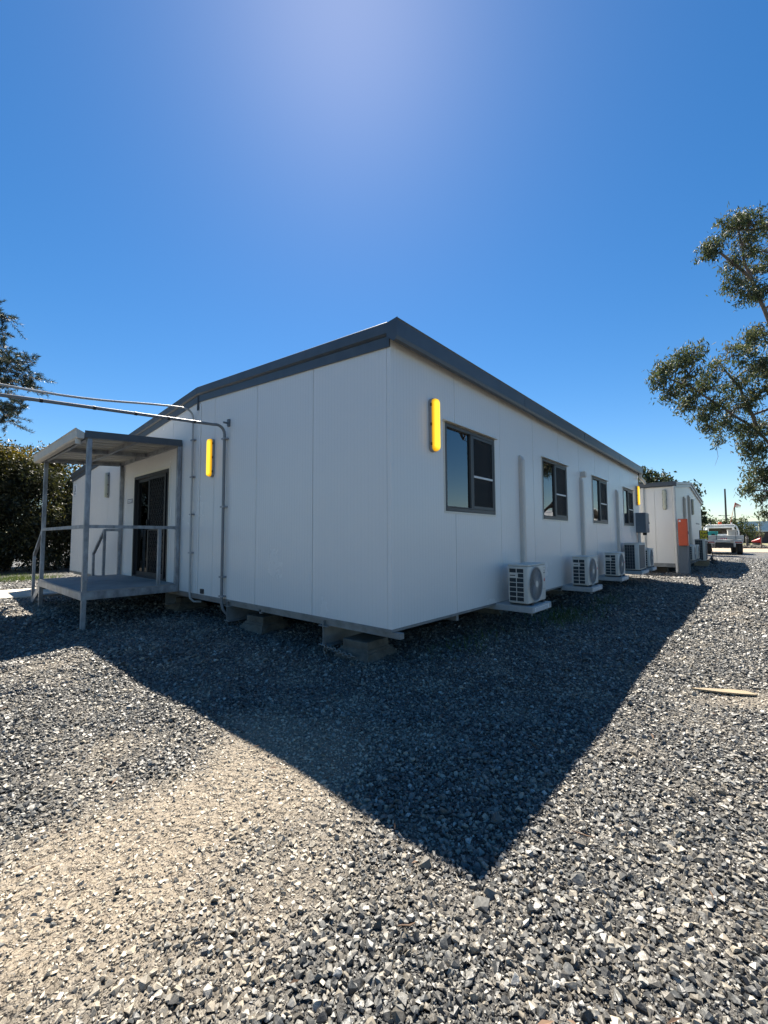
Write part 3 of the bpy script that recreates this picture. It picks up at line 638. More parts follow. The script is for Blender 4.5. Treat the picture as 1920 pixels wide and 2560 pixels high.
# ------------------------------------------------------------------ air conditioners
def aircon(x0, x1, yb, yf, z0, z1, label, big=False, tray=True, group='outdoor air conditioner units', logo=True, traylabel=None, fine=True, yr=.28):
    cx = (x0+x1)/2; cy = (yb+yf)/2; H = z1-z0
    t = thing('air_conditioner', (cx, cy, z0), label, 'air conditioner', group)
    body = MB().bev(x0, yf, z0+.018, x1, yb, z1-.022, .022, 3).build('casing', 'ac', t, smooth=40)
    MB().bev(x0-.003, yf-.003, z1-.0215, x1+.003, yb+.003, z1, .009, 2).build('lid', 'ac', t, smooth=40)
    for fx in (x0+.08, x1-.14): MB().box(fx, yf-.012, z0, fx+.06, yb+.012, z0+.017).build('foot', 'dark', t)
    # left side intake
    ya, yb_, za, zb_ = yf+.055, yb-.018, z0+.045, z1-.05
    if big: ya = yf+.09
    MB().box(x0-.0025, ya, za, x0+.001, yb_, zb_).build('intake_fins', 'fin', t)
    g = MB(); rows = 7 if not big else 8; rw = .0045 if not big else .002
    for k in range(rows+1):
        z = za+(zb_-za)*k/rows; g.box(x0-.008, ya, z-rw, x0-.0026, yb_, z+rw)
    for k in range(3 if not big else 5):
        nn = 2 if not big else 4; y = ya+(yb_-ya)*k/nn; g.box(x0-.0085, y-rw, za, x0-.0026, y+rw, zb_)
    if not big:
        ph = (zb_-za)/7; g.box(x0-.010, (ya+yb_)/2-.02, zb_-2*ph+.004, x0-.0026, yb_, zb_-ph-.004)
    g.build('intake_grille', 'ac' if not big else 'acgrey', t)
    if not big: MB().box(x0-.0115, (ya+yb_)/2+.012, zb_-1.62*ph, x0-.0101, yb_-.016, zb_-1.42*ph).build('hand_grip', 'dark', t)
    # fan
    fcx = x0+(x1-x0)*.40; fr = min(H*.43, (x1-x0)*.36); fz = z0+H*.5; nf = (0, -1, 0)
    if big:
        fcx = x0+(x1-x0)*.44; w_ = (x1-x0)*.37; h_ = H*.42
        MB().box(fcx-w_, yf-.004, fz-h_, fcx+w_, yf-.0005, fz+h_).build('fan_opening', 'fin', t)
        b = MB()
        for k in range(25): zz = fz-h_+2*h_*k/24; b.box(fcx-w_, yf-.016, zz-.003, fcx+w_, yf-.009, zz+.003)
        for k in range(7): xx = fcx-w_+2*w_*k/6; b.box(xx-.005, yf-.009, fz-h_-.006, xx+.005, yf-.0045, fz+h_+.006)
        b.build('fan_guard', 'acgrey', t)
        MB().box(x1-.20, yf-.0015, z1-.10, x1-.06, yf-.0004, z1-.075).build('nameplate', 'print', t)
    else:
        MB().disc((fcx, yf-.0005, fz), nf, fr, .003, 40).build('fan_opening', 'fin', t)
        MB().ring((fcx, yf-.004, fz), nf, fr, .008).build('fan_ring', 'acgrey', t, smooth=60)
        MB().ring((fcx, yf-.002, fz), nf, fr+.016, .006).build('fan_ring', 'ac', t, smooth=60)
        b = MB(); ns = 72 if fine else 40
        for k in range(ns):
            a = 2*PI*k/ns; u = Vector((math.cos(a), 0, math.sin(a))); p0 = Vector((fcx, yf-.016, fz))+u*.045; p1 = Vector((fcx, yf-.006, fz))+u*fr
            b.bar(p0, p1, .0036, .004, up=(0, 1, 0))
        b.build('fan_guard', 'acgrey', t)
        for rr in (.4, .62, .82): MB().ring((fcx, yf-.016+.010*rr, fz), nf, fr*rr, .0018, 40, 4).build('guard_ring', 'acgrey', t)
        MB().disc((fcx, yf-.012, fz), nf, .042, .008, 24).build('fan_badge', 'ac', t, smooth=40)
    MB().box(fcx+fr+.03, yf-.0012, z0+H*.33, x1-.015, yf-.0002, z0+H*.335).build('panel_seam', 'acgrey', t)
    if logo:
        lx = (fcx+fr+.03+x1)/2; lz = z0+H*.80; e = .016; dm = MB()
        for k in range(3):
            a = PI/2+k*2*PI/3; u = Vector((math.cos(a), 0, math.sin(a))); w = Vector((-math.sin(a), 0, math.cos(a))); c = Vector((lx, yf-.0008, lz))
            dm.prism([c, c+u*e*.58+w*e*.33, c+u*e*1.15, c+u*e*.58-w*e*.33], (0, -.0009, 0))
        dm.build('emblem', 'print', t)
        text('brand_lettering', 'MITSUBISHI', .0135, 'print', t, (lx, yf-.001, lz-.030), (1, 0, 0), (0, 0, 1), .0005)
        text('brand_lettering', 'HEAVY INDUSTRIES', .007, 'print', t, (lx, yf-.001, lz+.045), (1, 0, 0), (0, 0, 1), .0005)
        MB().disc((lx, yf-.0006, z0+H*.56), nf, .021, .001, 24).build('warranty_badge', 'printr', t)
        text('badge_figure', '5', .026, 'signw', t, (lx, yf-.0022, z0+H*.565), (1, 0, 0), (0, 0, 1), .0005)
    if tray:
        xa, xb_ = x0-.02, x1+.02; zt = z0-.004
        tt = thing('mounting_tray', (cx, yf, zt-.09), traylabel, 'bracket', 'pale steel trays carrying the air conditioners')
        MB().bev(xa, yf-.06, zt-.085, xb_, yr, zt-.003, .004).build('tray', 'traym', tt)
        MB().box(xa+.06, yf-.0618, zt-.072, xb_-.09, yf-.0602, zt-.02).build('sticker', 'signw', tt)
        for q in range(3): MB().box(xa+.075, yf-.0626, zt-.064+.014*q, xb_-.13, yf-.062, zt-.060+.014*q).build('print_line', 'ebox', tt)
        for q in (xa+.06, xb_-.06): MB().disc((q, yf-.02, zt-.0895), (0, 0, -1), .009, .03, 8).build('bolt', 'galv', tt)
    return t
aircon(2.19, 2.80, -.175, -.45, .40, .925, 'ivory air conditioner with round fan below the first window, by the building corner', traylabel='pale steel tray under the air conditioner nearest the building corner')
aircon(4.82, 5.44, -.175, -.45, .405, .93, 'ivory air conditioner with round fan below the second pipe cover', traylabel='pale steel tray under the second air conditioner along the wall')
aircon(7.02, 7.64, -.175, -.45, .415, .935, 'ivory air conditioner with round fan between the third window and the tall unit', traylabel='pale steel tray under the third air conditioner along the wall', fine=False)
aircon(9.17, 10.08, -.12, -.45, .41, 1.12, 'tall air conditioner with dark fin side and square guard below the grey cabinet', big=True, logo=False, traylabel='pale steel tray under the tall square-guard air conditioner')
aircon(10.64, 11.26, -.175, -.45, .415, .94, 'small ivory air conditioner behind the tall unit at the wall end', fine=False, traylabel='pale steel tray under the last air conditioner at the wall end')

# grey electrical cabinet with conduits
eb = thing('electrical_cabinet', (11.7, -.12, 1.39), 'blue-grey electrical cabinet on the wall end above the tall air conditioner', 'cabinet')
MB().bev(11.42, -.245, 1.395, 11.98, -.0005, 1.995, .008).build('case', 'ebox', eb)
MB().bev(11.43, -.262, 1.405, 11.97, -.2455, 1.985, .006).build('door', 'ebox', eb)
MB().box(11.85, -.2645, 1.53, 11.90, -.2622, 1.66).build('label_strip', 'signw', eb)
MB().bev(11.92, -.275, 1.66, 11.95, -.2625, 1.72, .003).build('lock', 'dark', eb)
for k, x in enumerate((11.47, 11.56, 11.64)): MB().tube([(x, -.06, 1.394), (x, -.06, .55)], .022, 10).build('conduit', 'pvcw', eb, smooth=50)
MB().bev(11.83, -.2, 1.32, 11.92, -.1, 1.394, .004).build('cable_gland', 'dark', eb)

# ------------------------------------------------------------------ overhead conduits that drop down the gable wall
def conduit(pts, r, m, label, saddles):
    t = thing('conduit', pts[-1], label, 'conduit', 'conduits crossing to the gable wall')
    MB().tube(pts, r, 12).build('pipe', m, t, smooth=50)
    for p, ax in saddles:
        s_ = MB()
        if ax == 'z': s_.box(p[0]-r-.004, p[1]-.05, p[2]-.012, -.0005, p[1]+.05, p[2]+.012)
        else: s_.tube([(p[0]-.014, p[1], p[2]), (p[0]+.014, p[1], p[2])], r+.004, 12)
        s_.build('saddle', 'galv' if ax == 'z' else 'dark', t)
    return t
def arc(c, r, a0, a1, n=7): return [(c[0]+r*math.cos(a), c[1], c[2]+r*math.sin(a)) for a in np.linspace(a0, a1, n)]
def line3(xs, zfun, y): return [(x, y, zfun(x)) for x in xs]
z2 = lambda x: 2.965+.063*x-.001*x*x
c2 = line3(np.linspace(-9, -.22, 26), z2, 3.22)+arc((-.17, 3.22, 2.835), .125, PI/2, 0, 6)+[(-.045, 3.22, .42)]+arc((-.175, 3.22, .40), -.13, PI, PI+.1, 2)[:0]+[(-.04, 3.22, .33), (-.025, 3.21, .25), (.02, 3.19, .18), (.10, 3.16, .16)]
conduit(c2, .021, 'pvc', 'dark grey conduit on the gable wall nearest the building corner', [((-.045, 3.22, z), 'z') for z in (2.77, 1.75, .72, .44)]+[((x, 3.22, z2(x)), 'x') for x in (-.5, -.85, -1.25, -1.7, -2.2, -2.8)])
z1_ = lambda x: 3.50+.27*x+.062*x*x if x > -2.2 else 3.206+.004*(x+2.2)
def z1f(x):
    # sagging span: photo samples (-.13,3.51) (-1.29,3.26) (-1.96,3.205) (-2.43,3.198)
    return float(np.interp(x, [-9, -4, -2.43, -1.96, -1.6, -1.29, -.9, -.5, -.2], [3.35, 3.215, 3.198, 3.205, 3.225, 3.262, 3.335, 3.42, 3.47]))
xs_ = np.linspace(-9, -.25, 40); zs_ = np.array([z1f(x) for x in xs_]); zs_ = np.convolve(np.pad(zs_, 3, mode='edge'), np.ones(7)/7, 'valid')
c1 = [(x, 4.29, z) for x, z in zip(xs_, zs_)]+arc((-.18, 4.29, zs_[-1]-.14), .14, PI/2, 0, 6)+[(-.035, 4.29, .42), (-.03, 4.28, .32), (.02, 4.25, .26), (.12, 4.2, .25)]
conduit(c1, .016, 'pvcw', 'pale conduit on the gable wall beside the porch', [((-.035, 4.29, z), 'z') for z in (2.92, 2.3, 1.68, 1.05)])
MB().bev(-.02, 3.185, 2.94, -.0005, 3.255, 3.08, .003)
bk = thing('conduit_bracket', (0, 3.17, 2.95), 'small dark bracket on the gable wall at the conduit bend', 'bracket')
MB().bev(-.03, 3.135, 2.95, -.0005, 3.185, 3.06, .003).build('plate', 'ebox', bk)
MB().bev(-.10, 3.15, 2.985, -.031, 3.17, 3.01, .003).build('arm', 'ebox', bk)

# ------------------------------------------------------------------ piers and chain
def pier(x, y, label, turn=.0, s_=1.):
    t = thing('concrete_pier', (x, y, 0), label, 'concrete pier', 'piers under the site office')
    m = MB(); rr = random.Random(int(x*100+y*10))
    def ring(h, z, j):
        out = []
        for a, b in ((-1, -1), (-.4, -1.03), (.3, -1.0), (1, -1), (1.02, -.3), (1, .4), (1, 1), (.3, 1.02), (-.4, 1), (-1, 1), (-1.03, .3), (-1, -.4)):
            c, d = math.cos(turn), math.sin(turn); a *= h*(1+rr.uniform(-j, j)); b *= h*(1+rr.uniform(-j, j)); out.append((x+a*c-b*d, y+a*d+b*c, z+rr.uniform(-j, j)*.06))
        return out
    rings = [ring(.285*s_, -.04, .07), ring(.275*s_, .02, .08), ring(.225*s_, .095, .07), ring(.215*s_, .10, .03), ring(.20*s_, .125, .02)]
    for r0, r1 in zip(rings[:-1], rings[1:]):
        for k in range(12): m.quad(r0[k], r0[(k+1) % 12], r1[(k+1) % 12], r1[k])
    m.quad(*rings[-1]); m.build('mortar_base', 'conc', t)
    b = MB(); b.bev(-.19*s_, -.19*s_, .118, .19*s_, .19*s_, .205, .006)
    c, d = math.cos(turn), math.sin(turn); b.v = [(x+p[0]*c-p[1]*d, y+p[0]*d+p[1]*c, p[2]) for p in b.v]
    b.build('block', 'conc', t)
    return t
pier(.22, .56, 'concrete pier with a chain under the building corner beam', .05, .93)
pier(.30, 2.62, 'concrete pier under the second beam of the gable end', .1, .93)
for x, y, lb in ((3.6, .9, 'concrete pier under the long wall between the first two air conditioners'), (6.6, .9, 'concrete pier under the long wall beside the third air conditioner'), (9.6, .9, 'concrete pier under the long wall behind the tall air conditioner'),
                 (3.8, 3.1, 'concrete pier deep in the dark under the middle of the floor'), (7.5, 3.1, 'concrete pier deep under the floor towards the smaller office'), (.4, 5.4, 'concrete pier in the shade behind the porch deck'), (.4, 7.8, 'concrete pier in the shade behind the porch steps')): pier(x, y, lb, .1*x)
ch = thing('steel_chain', (-.04, .93, 0), 'rusty steel chain hanging from the beam flange across the corner pier', 'chain')
def link(c, dr, flip, L=.06):
    dr = Vector(dr).normalized(); n = dr.orthogonal().normalized(); n = Matrix.Rotation(PI/2*flip+.4, 3, dr) @ n; pts = []
    for k in range(13):
        a = 2*PI*k/12; pts.append(Vector(c)+dr*L*.5*math.cos(a)+n*.019*math.sin(a))
    return MB().tube(pts, .007, 6, caps=False).build('chain_link', 'chain', ch, smooth=60)
p0 = Vector((-.03, .925, .09))
for k in range(3): link(p0+Vector((-.01, .0, -.035*k)), (0, .05, -1), k % 2)
pa = [Vector((-.02, .90, .085)), Vector((-.005, .80, .07)), Vector((.02, .66, .062)), Vector((.03, .52, .09)), Vector((.04, .40, .10))]
pa = [Vector((-.04, .91, .09)), Vector((-.055, .82, .10)), Vector((-.06, .70, .085)), Vector((-.065, .58, .075)), Vector((-.06, .46, .075))]
seg = []
for a, b in zip(pa[:-1], pa[1:]):
    for k in range(3): seg.append(a.lerp(b, k/3))
seg.append(pa[-1])
for k in range(len(seg)-1): link((seg[k]+seg[k+1])/2, seg[k+1]-seg[k], k % 2)

# ------------------------------------------------------------------ entry porch with steps
PX, PY0, PY1, PZ = -1.36, 4.79, 7.72, .514
porch = thing('entry_porch', (-.7, 6.2, 0), 'galvanised steel entry porch with flat canopy, deck, rails and steps', 'porch')
q = .031
def post(x, y, z0_, z1_2): return MB().bev(x-q, y-q, z0_, x+q, y+q, z1_2, .004).build('post', 'galv', porch)
post(PX, PY0, -.12, 2.79); post(PX, PY1, -.04, 2.79); post(-.045, PY0, .43, 2.88); post(-.045, PY1, .43, 2.88)
RZ = 1.47
def rail(p0, p1, name='rail'): return MB().bar(p0, p1, .05, .05).build(name, 'galv', porch)
rail((PX+q, PY0, RZ), (-.045-q, PY0, RZ)); rail((PX, PY0+q, RZ), (PX, PY1-q, RZ)); rail((-.33+q, PY1, RZ), (-.045-q, PY1, RZ))
MB().bev(-.33-.025, PY0-.025, PZ-.02, -.33+.025, PY0+.025, RZ-.026, .004).build('rail_post', 'galv', porch)
MB().bev(-.33-.025, PY1-.025, PZ-.05, -.33+.025, PY1+.025, RZ+.02, .004).build('rail_post', 'galv', porch)
for x in (PX, -.33):
    rail((x, PY1+.03, RZ-.02), (x, 8.46, .955), 'handrail')
    MB().bev(x-.025, 8.435, .0, x+.025, 8.485, .965, .004).build('handrail_post', 'galv', porch)
    MB().prism([(x-.012, PY1+.02, PZ-.02), (x-.012, PY1+.02, PZ-.2), (x-.012, 8.38, .0), (x-.012, 8.56, .0), (x-.012, 8.56, .04)], (.024, 0, 0)).build('stringer', 'galv', porch)
for k in range(2):
    z = PZ-.17*(k+1); y = PY1+.05+.27*k
    MB().bev(PX+.02, y, z-.035, -.35, y+.26, z, .004).build('tread', 'deck', porch)
# deck
fr_ = MB()
fr_.bev(PX-q-.012, PY0-q-.004, PZ-.13, -.012, PY0-q+.045, PZ-.018, .003); fr_.bev(PX-q-.012, PY1-.01, PZ-.13, -.012, PY1+.045, PZ-.018, .003)
fr_.bev(PX-q-.012, PY0-q+.046, PZ-.13, PX+.02, PY1-.011, PZ-.018, .003); fr_.bev(-.075, PY0-q+.046, PZ-.13, -.0125, PY1-.011, PZ-.018, .003)
fr_.build('deck_frame', 'galv', porch)
for k in range(1, 4):
    y = PY0+(PY1-PY0)*k/4; MB().box(PX+.021, y-.03, PZ-.12, -.076, y+.03, PZ-.02).build('deck_joist', 'galv', porch)
nb = 3
for k in range(nb):
    a = PY0-q+(PY1+.045-PY0+q)*k/nb; b = PY0-q+(PY1+.045-PY0+q)*(k+1)/nb
    MB().bev(PX-q-.01, a+.002, PZ-.0175, -.014, b-.002, PZ, .002).build('deck_board', 'deck', porch)
# canopy
ya, yb_ = PY0-.04, PY1+.15
zc = lambda x: 2.87+(x+1.36)*.068
cs = MB()
n_ = 12
for k in range(n_):
    y = ya+.01+(yb_-ya-.02)*k/n_; w = (yb_-ya-.02)/n_
    cs.prism([(-1.44, y, zc(-1.44)), (-1.44, y+w*.72, zc(-1.44)), (-1.44, y+w*.8, zc(-1.44)+.025), (-1.44, y+w*.94, zc(-1.44)+.025), (-1.44, y+w-.001, zc(-1.44)+.002), (-1.44, y+w-.001, zc(-1.44)-.002), (-1.44, y+w*.94, zc(-1.44)+.021), (-1.44, y+w*.8, zc(-1.44)+.021), (-1.44, y+w*.72, zc(-1.44)-.004), (-1.44, y, zc(-1.44)-.004)], (1.42, 0, zc(-.02)-zc(-1.44)))
cs.build('canopy_sheet', 'canopy', porch)
for y in (ya, yb_-.012):
    MB().prism([(-1.43, y, zc(-1.43)-.07), (-.012, y, zc(0)-.075), (-.012, y, zc(0)+.035), (-1.43, y, zc(-1.43)+.035)], (0, .009, 0)).build('side_flashing', 'roof', porch)
for x, h in ((-1.36, .07), (-.70, .07), (-.045, .07)):
    MB().box(x-.022, ya+.0105, zc(x)-.075, x+.022, yb_-.0135, zc(x)-.006).build('purlin', 'galv', porch)
for y in (PY0, (PY0+PY1)/2, PY1):
    MB().prism([(-1.335, y-.022, zc(-1.335)-.075), (-.07, y-.022, zc(-.07)-.075), (-.07, y-.022, zc(-.07)-.012), (-1.335, y-.022, zc(-1.335)-.012)], (0, .044, 0)).build('rafter', 'galv', porch)
gq = [(-1.44, 2.775), (-1.51, 2.772), (-1.53, 2.79), (-1.535, 2.895), (-1.55, 2.915), (-1.54, 2.918), (-1.525, 2.90), (-1.52, 2.795), (-1.50, 2.785), (-1.445, 2.788), (-1.445, 2.86), (-1.44, 2.86)]
cg = MB().prism([(x, ya, z) for x, z in gq], (0, yb_-ya, 0)).build('gutter', 'gutterp', porch)
for y in (ya-.004, yb_+.001):
    MB().prism([(x, y, z) for x, z in ((-1.438, 2.774), (-1.512, 2.769), (-1.533, 2.79), (-1.538, 2.895), (-1.553, 2.918), (-1.438, 2.865))], (0, .0035, 0)).build('gutter_end', 'gutterp', cg)
MB().tube([(-1.485, ya+.11, 2.771), (-1.485, ya+.11, 2.70)], .038, 14).build('gutter_outlet', 'gutterp', cg, smooth=50)

# ------------------------------------------------------------------ second office
B0, B1, BY, BYE = 14.7, 24.9, -.6, 7.
off2 = thing('site_office', (19.8, 3, 0), 'smaller cream site office behind the end of the long white one', 'building')
zg2 = lambda x: 3.03+(x-B0)*.089 if x < 19.8 else 3.03+(B1-x)*.089
yj2 = [BY, -.02, 1.2, 2.4, 3.6, 4.8, 6., BYE]
w2 = [(.50, .80, 1.6, 2.62)]
for a, b in zip(yj2[:-1], yj2[1:]): panel('y', a+(.003 if a > BY else 0), b-.003, .33, lambda y: 3.05, w2, B0, .05, off2, 'wall_b')
xj2 = [B0+.053]+[B0+1.2*k for k in range(1, 9)]+[B1]
for a, b in zip(xj2[:-1], xj2[1:]): panel('x', a+.003, b-.003, .33, lambda x: zg2(x)+.04, [], BY, .05, off2, 'wall_b')
panel('y', BY+.055, BYE, .33, lambda y: 3.05, [], B1, -.05, off2, 'wall_b'); panel('x', B0+.06, B1-.06, .33, lambda x: zg2(x), [], BYE, -.05, off2, 'wall_b')
MB().box(B0+.06, BY+.06, .30, B1-.06, BYE-.06, .36).build('floor', 'inside', off2)
MB().box(B0+.01, BY+.02, .20, B0+.1, BYE, .328).build('floor_edge', 'galvd', off2)
MB().box(B0+.101, BY+.02, .20, B1, BY+.1, .328).build('floor_edge', 'galvd', off2)
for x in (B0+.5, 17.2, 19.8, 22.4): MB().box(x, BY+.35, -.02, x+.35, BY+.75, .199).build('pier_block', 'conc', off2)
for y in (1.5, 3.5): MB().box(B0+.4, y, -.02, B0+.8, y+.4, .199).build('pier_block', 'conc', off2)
for xa, xb_, za, zb_ in ((B0-.1, 19.8, 3.12, 3.59), (19.8, B1+.1, 3.59, 3.12)):
    MB().prism([(xa, BY-.07, za), (xb_, BY-.07, zb_), (xb_, BY-.07, zb_+.03), (xa, BY-.07, za+.03)], (0, BYE-BY+.14, 0)).build('roof_sheet', 'roof', off2)
    MB().prism([(xa, BY-.10, za-.02), (xb_, BY-.10, zb_-.02), (xb_, BY-.10, zb_+.07), (xa, BY-.10, za+.07)], (0, .028, 0)).build('barge_capping', 'roofpale', off2)
    MB().prism([(xa, BY-.06, za-.13), (xb_, BY-.06, zb_-.13), (xb_, BY-.06, zb_-.024), (xa, BY-.06, za-.024)], (0, .055, 0)).build('barge_board', 'roofpale', off2)
MB().prism([(B0-.005, BY-.1, 3.04), (B0-.10, BY-.1, 3.05), (B0-.125, BY-.1, 3.08), (B0-.13, BY-.1, 3.215), (B0-.005, BY-.1, 3.215)], (0, BYE-BY+.1, 0)).build('gutter', 'roof', off2)
MB().tube([(B0-.06, BY-.02, 3.045), (B0-.06, BY-.02, .06), (B0-.11, BY-.05, .01)], .05, 14).build('downpipe', 'pipew', off2, smooth=50)
MB().tube([(B0-.05, .33, 3.045), (B0-.05, .33, .2)], .045, 12).build('downpipe', 'pipew', off2, smooth=50)
wf = MB(); wf.box(B0-.01, .503, 1.603, B0+.05, .54, 2.617); wf.box(B0-.01, .76, 1.603, B0+.05, .797, 2.617); wf.box(B0-.01, .541, 1.603, B0+.05, .759, 1.65); wf.box(B0-.01, .541, 2.57, B0+.05, .759, 2.617)
wf = wf.build('window', 'frame', off2); MB().box(B0+.02, .541, 1.651, B0+.026, .759, 2.569).build('pane', 'glassd', wf)
lamp((B0, -.33, 2.585), (-1, 0, 0), False, 'unlit yellowed lamp on the cream end wall of the smaller office', gO, .72)
lamp((20.33, BY, 2.6), (0, -1, 0), False, 'unlit lamp high on the side wall of the smaller office', gO, .72)
for x, zt, lb in ((17.35, 2.86, 'shorter grey pipe cover on the side wall of the smaller office, nearer its corner'), (19.0, 3.03, 'taller grey pipe cover on the side wall of the smaller office, beside its lamp')):
    t = thing('pipe_cover', (x, BY, 1), lb, 'pipe cover', 'pipe covers on the smaller office')
    MB().bev(x-.06, BY-.09, .95, x+.06, BY-.0005, zt-.06, .02).build('channel', 'duct', t)
    MB().bev(x-.045, BY-.06, zt-.0595, x+.045, BY-.0005, zt, .015).build('end_cap', 'duct', t)
MB().box(22.0, BY-.012, 1.86, 23.6, BY-.0005, 1.92).build('wall_rail', 'galvd', off2)
gB = 'air conditioners beside the smaller office'
aircon(15.4, 16.15, BY-.14, BY-.44, .40, .95, 'ivory air conditioner behind the orange-topped service pillar', tray=False, logo=False, fine=False, group=gB)
aircon(16.75, 17.45, BY-.14, BY-.44, .40, .95, 'second ivory air conditioner beside the smaller office', tray=False, logo=False, fine=False, group=gB)
aircon(19.3, 20.25, BY-.14, BY-.50, .22, 1.16, 'tall air conditioner below the yellow number sign', big=True, tray=False, logo=False, fine=False, group=gB)
for x in (15.45, 16.05, 16.8, 17.4):
    t = thing('wall_bracket', (x, BY-.2, .2), 'steel angle bracket carrying an air conditioner of the smaller office', 'bracket', 'angle brackets on the smaller office')
    MB().bar((x, BY, .375), (x, BY-.48, .375), .04, .04).build('arm', 'galv', t); MB().bar((x, BY, .12), (x, BY-.42, .36), .03, .03).build('brace', 'galv', t)
for x in (19.36, 20.12):
    t = thing('timber_bearer', (x, BY-.3, 0), 'timber bearer under the tall air conditioner of the smaller office', 'bearer', 'bearers under the tall unit')
    MB().bev(x, BY-.56, -.01, x+.09, BY-.08, .215, .006).build('bearer', 'wood', t)
# number sign, turned on its side
ys = BY-.36
sg = thing('number_sign', (20.75, ys, 1.12), 'yellow sign with black number thirty-five turned on its side', 'sign')
MB().bev(20.755, ys-.16, 1.10, 20.775, ys+.16, 1.55, .004).build('plate', 'print', sg)
MB().bev(20.747, ys-.145, 1.115, 20.7548, ys+.12, 1.535, .003).build('face', 'yellow', sg)
text('number', '35', .33, 'print', sg, (20.745, ys-.02, 1.335), (0, 0, -1), (0, -1, 0), .001)
MB().tube([(20.79, ys, 1.3), (20.79, ys, 0)], .025, 8).build('stake', 'galvd', sg)
# service pillar with orange-red box
pl = thing('service_pillar', (14.55, -.83, 0), 'dark grey steel service pillar beside the downpipe', 'pillar')
MB().bev(14.42, -.965, -.05, 14.66, -.70, 1.86, .006).build('column', 'ebox', pl)
MB().bev(14.665, -.995, -.05, 14.69, -.96, .98, .003).build('flange', 'galvd', pl)
ob = thing('orange_cabinet', (14.40, -.85, .96), 'orange-red electrical cabinet mounted on the dark service pillar', 'cabinet')
MB().bev(14.22, -1.0, .965, 14.419, -.735, 1.87, .006).build('case', 'orange', ob)
MB().bev(14.212, -.985, .985, 14.2195, -.75, 1.85, .003).build('door', 'orange', ob)
MB().box(14.2095, -.82, 1.77, 14.2118, -.765, 1.83).build('sticker', 'signw', ob)
MB().bev(14.25, -1.018, 1.35, 14.29, -1.0005, 1.45, .004).build('latch', 'dark', ob)
# black hose coiled by the tall unit
hs = MB(); pts = []
for k in range(60): a = k*.33; pts.append((20.9+.02*k+.22*math.cos(a), BY-.62+.05*math.sin(k*.7)+.12*math.sin(a), .05+.18*abs(math.sin(k*.11))+.10*math.sin(a)))
pts = [(20.3, BY-.5, 1.05), (20.5, BY-.62, .85), (20.6, BY-.66, .4)]+pts
o = hs.tube(pts, .018, 6).build('hose', 'dark', smooth=60); tag(o, 'black hose coiled on the ground beside the tall air conditioner of the smaller office', 'hose'); root_at(o, (20.9, BY-.62, 0))

# office across the yard (seen reflected in the windows)
nb_ = thing('site_office', (37, -13, 0), 'pale office with two roof vents across the yard, mirrored in a window', 'building')
bx = [(33, -17, 33.06, -8), (41, -17, 41.06, -8), (33.07, -17, 40.99, -16.94), (33.07, -8.06, 40.99, -8)]
for a, b, c, d_ in bx: MB().box(a, b, .3, c, d_, 2.9).build('wall_panel', 'wall_b', nb_)
for s0, s1, za, zb_ in ((32.7, 37, 2.9, 3.7), (37, 41.3, 3.7, 2.9)): MB().prism([(s0, -17.3, za), (s1, -17.3, zb_), (s1, -17.3, zb_+.06), (s0, -17.3, za+.06)], (0, 9.6, 0)).build('roof_sheet', 'roofpale', nb_)
for y in (-11, -14):
    m_ = MB().tube([(36, y, 3.45), (36, y, 3.9)], .13, 12); m_.tube([(36, y, 3.9), (36, y, 4.0), (36, y, 4.2), (36, y, 4.28)], [.16, .26, .24, .08], 14); m_.build('roof_vent', 'galvd', nb_)
for y in (-15, -12, -10): MB().box(32.94, y, 1.1, 32.995, y+1.2, 2.1).build('window', 'frame', nb_)

# ------------------------------------------------------------------ utility truck seen from behind
ute = thing('utility_truck', (34.6, -.95, 0), 'white tray-back utility truck seen from behind, loaded with a teal box', 'truck')
def U(mb, name, m, parent=ute, smooth=None): return mb.build(name, m, parent, smooth, fix=False)
TW = .95
U(MB().bev(-TW, 0, .86, TW, 2.1, .93, .01), 'tray_floor', 'alu')
tg = U(MB().bev(-TW, -.03, .94, TW, .005, 1.20, .008), 'tailgate', 'alu')
for z in (1.02, 1.11): U(MB().box(-TW+.01, -.036, z-.004, TW-.01, -.031, z+.004), 'groove', 'galvd', tg)
for s_ in (-1, 1):
    U(MB().bev(s_*TW-.02*s_-.015, .006, .94, s_*TW-.02*s_+.015, 2.1, 1.20, .006), 'side_gate', 'alu')
    w = MB(); w.tube([(s_*.66, .75, .39), (s_*.92, .75, .39)], .39, 28); t_ = U(w, 'wheel', 'tyre', smooth=40)
    U(MB().disc((s_*.921, .75, .39), (s_, 0, 0), .22, .012, 20), 'rim', 'galv', t_)
    w = MB(); w.tube([(s_*.66, 3.75, .39), (s_*.90, 3.75, .39)], .39, 28); t_ = U(w, 'wheel', 'tyre', smooth=40)
    U(MB().disc((s_*.901, 3.75, .39), (s_, 0, 0), .22, .012, 20), 'rim', 'galv', t_)
    U(MB().bev(s_*.68-.22, -.06, .70, s_*.68+.22, -.005, .85, .01), 'lamp_housing', 'white')
    U(MB().bev(s_*.68-.18, -.075, .735, s_*.68+.18, -.061, .815, .006), 'tail_lamp', 'tail')
    U(MB().box(s_*.78-.13, .28, .18, s_*.78+.13, .30, .85), 'mudflap', 'tyre')
    U(MB().box(s_*.38-.03, -.044, .93, s_*.38+.03-.03, -.0365, 1.5) if s_ < 0 else MB().box(.55, -.044, .93, .57, -.0365, 1.42), 'tie_rod', 'pole')
U(MB().box(-.45, .1, .45, .45, 4.4, .70), 'chassis', 'dark'); U(MB().bev(-.5, -.04, .78, .3, .0, .858, .006), 'tow_bar', 'alu')
U(MB().box(-.22, -.05, .95, .14, -.0375, 1.06), 'marker_plate', 'signw')
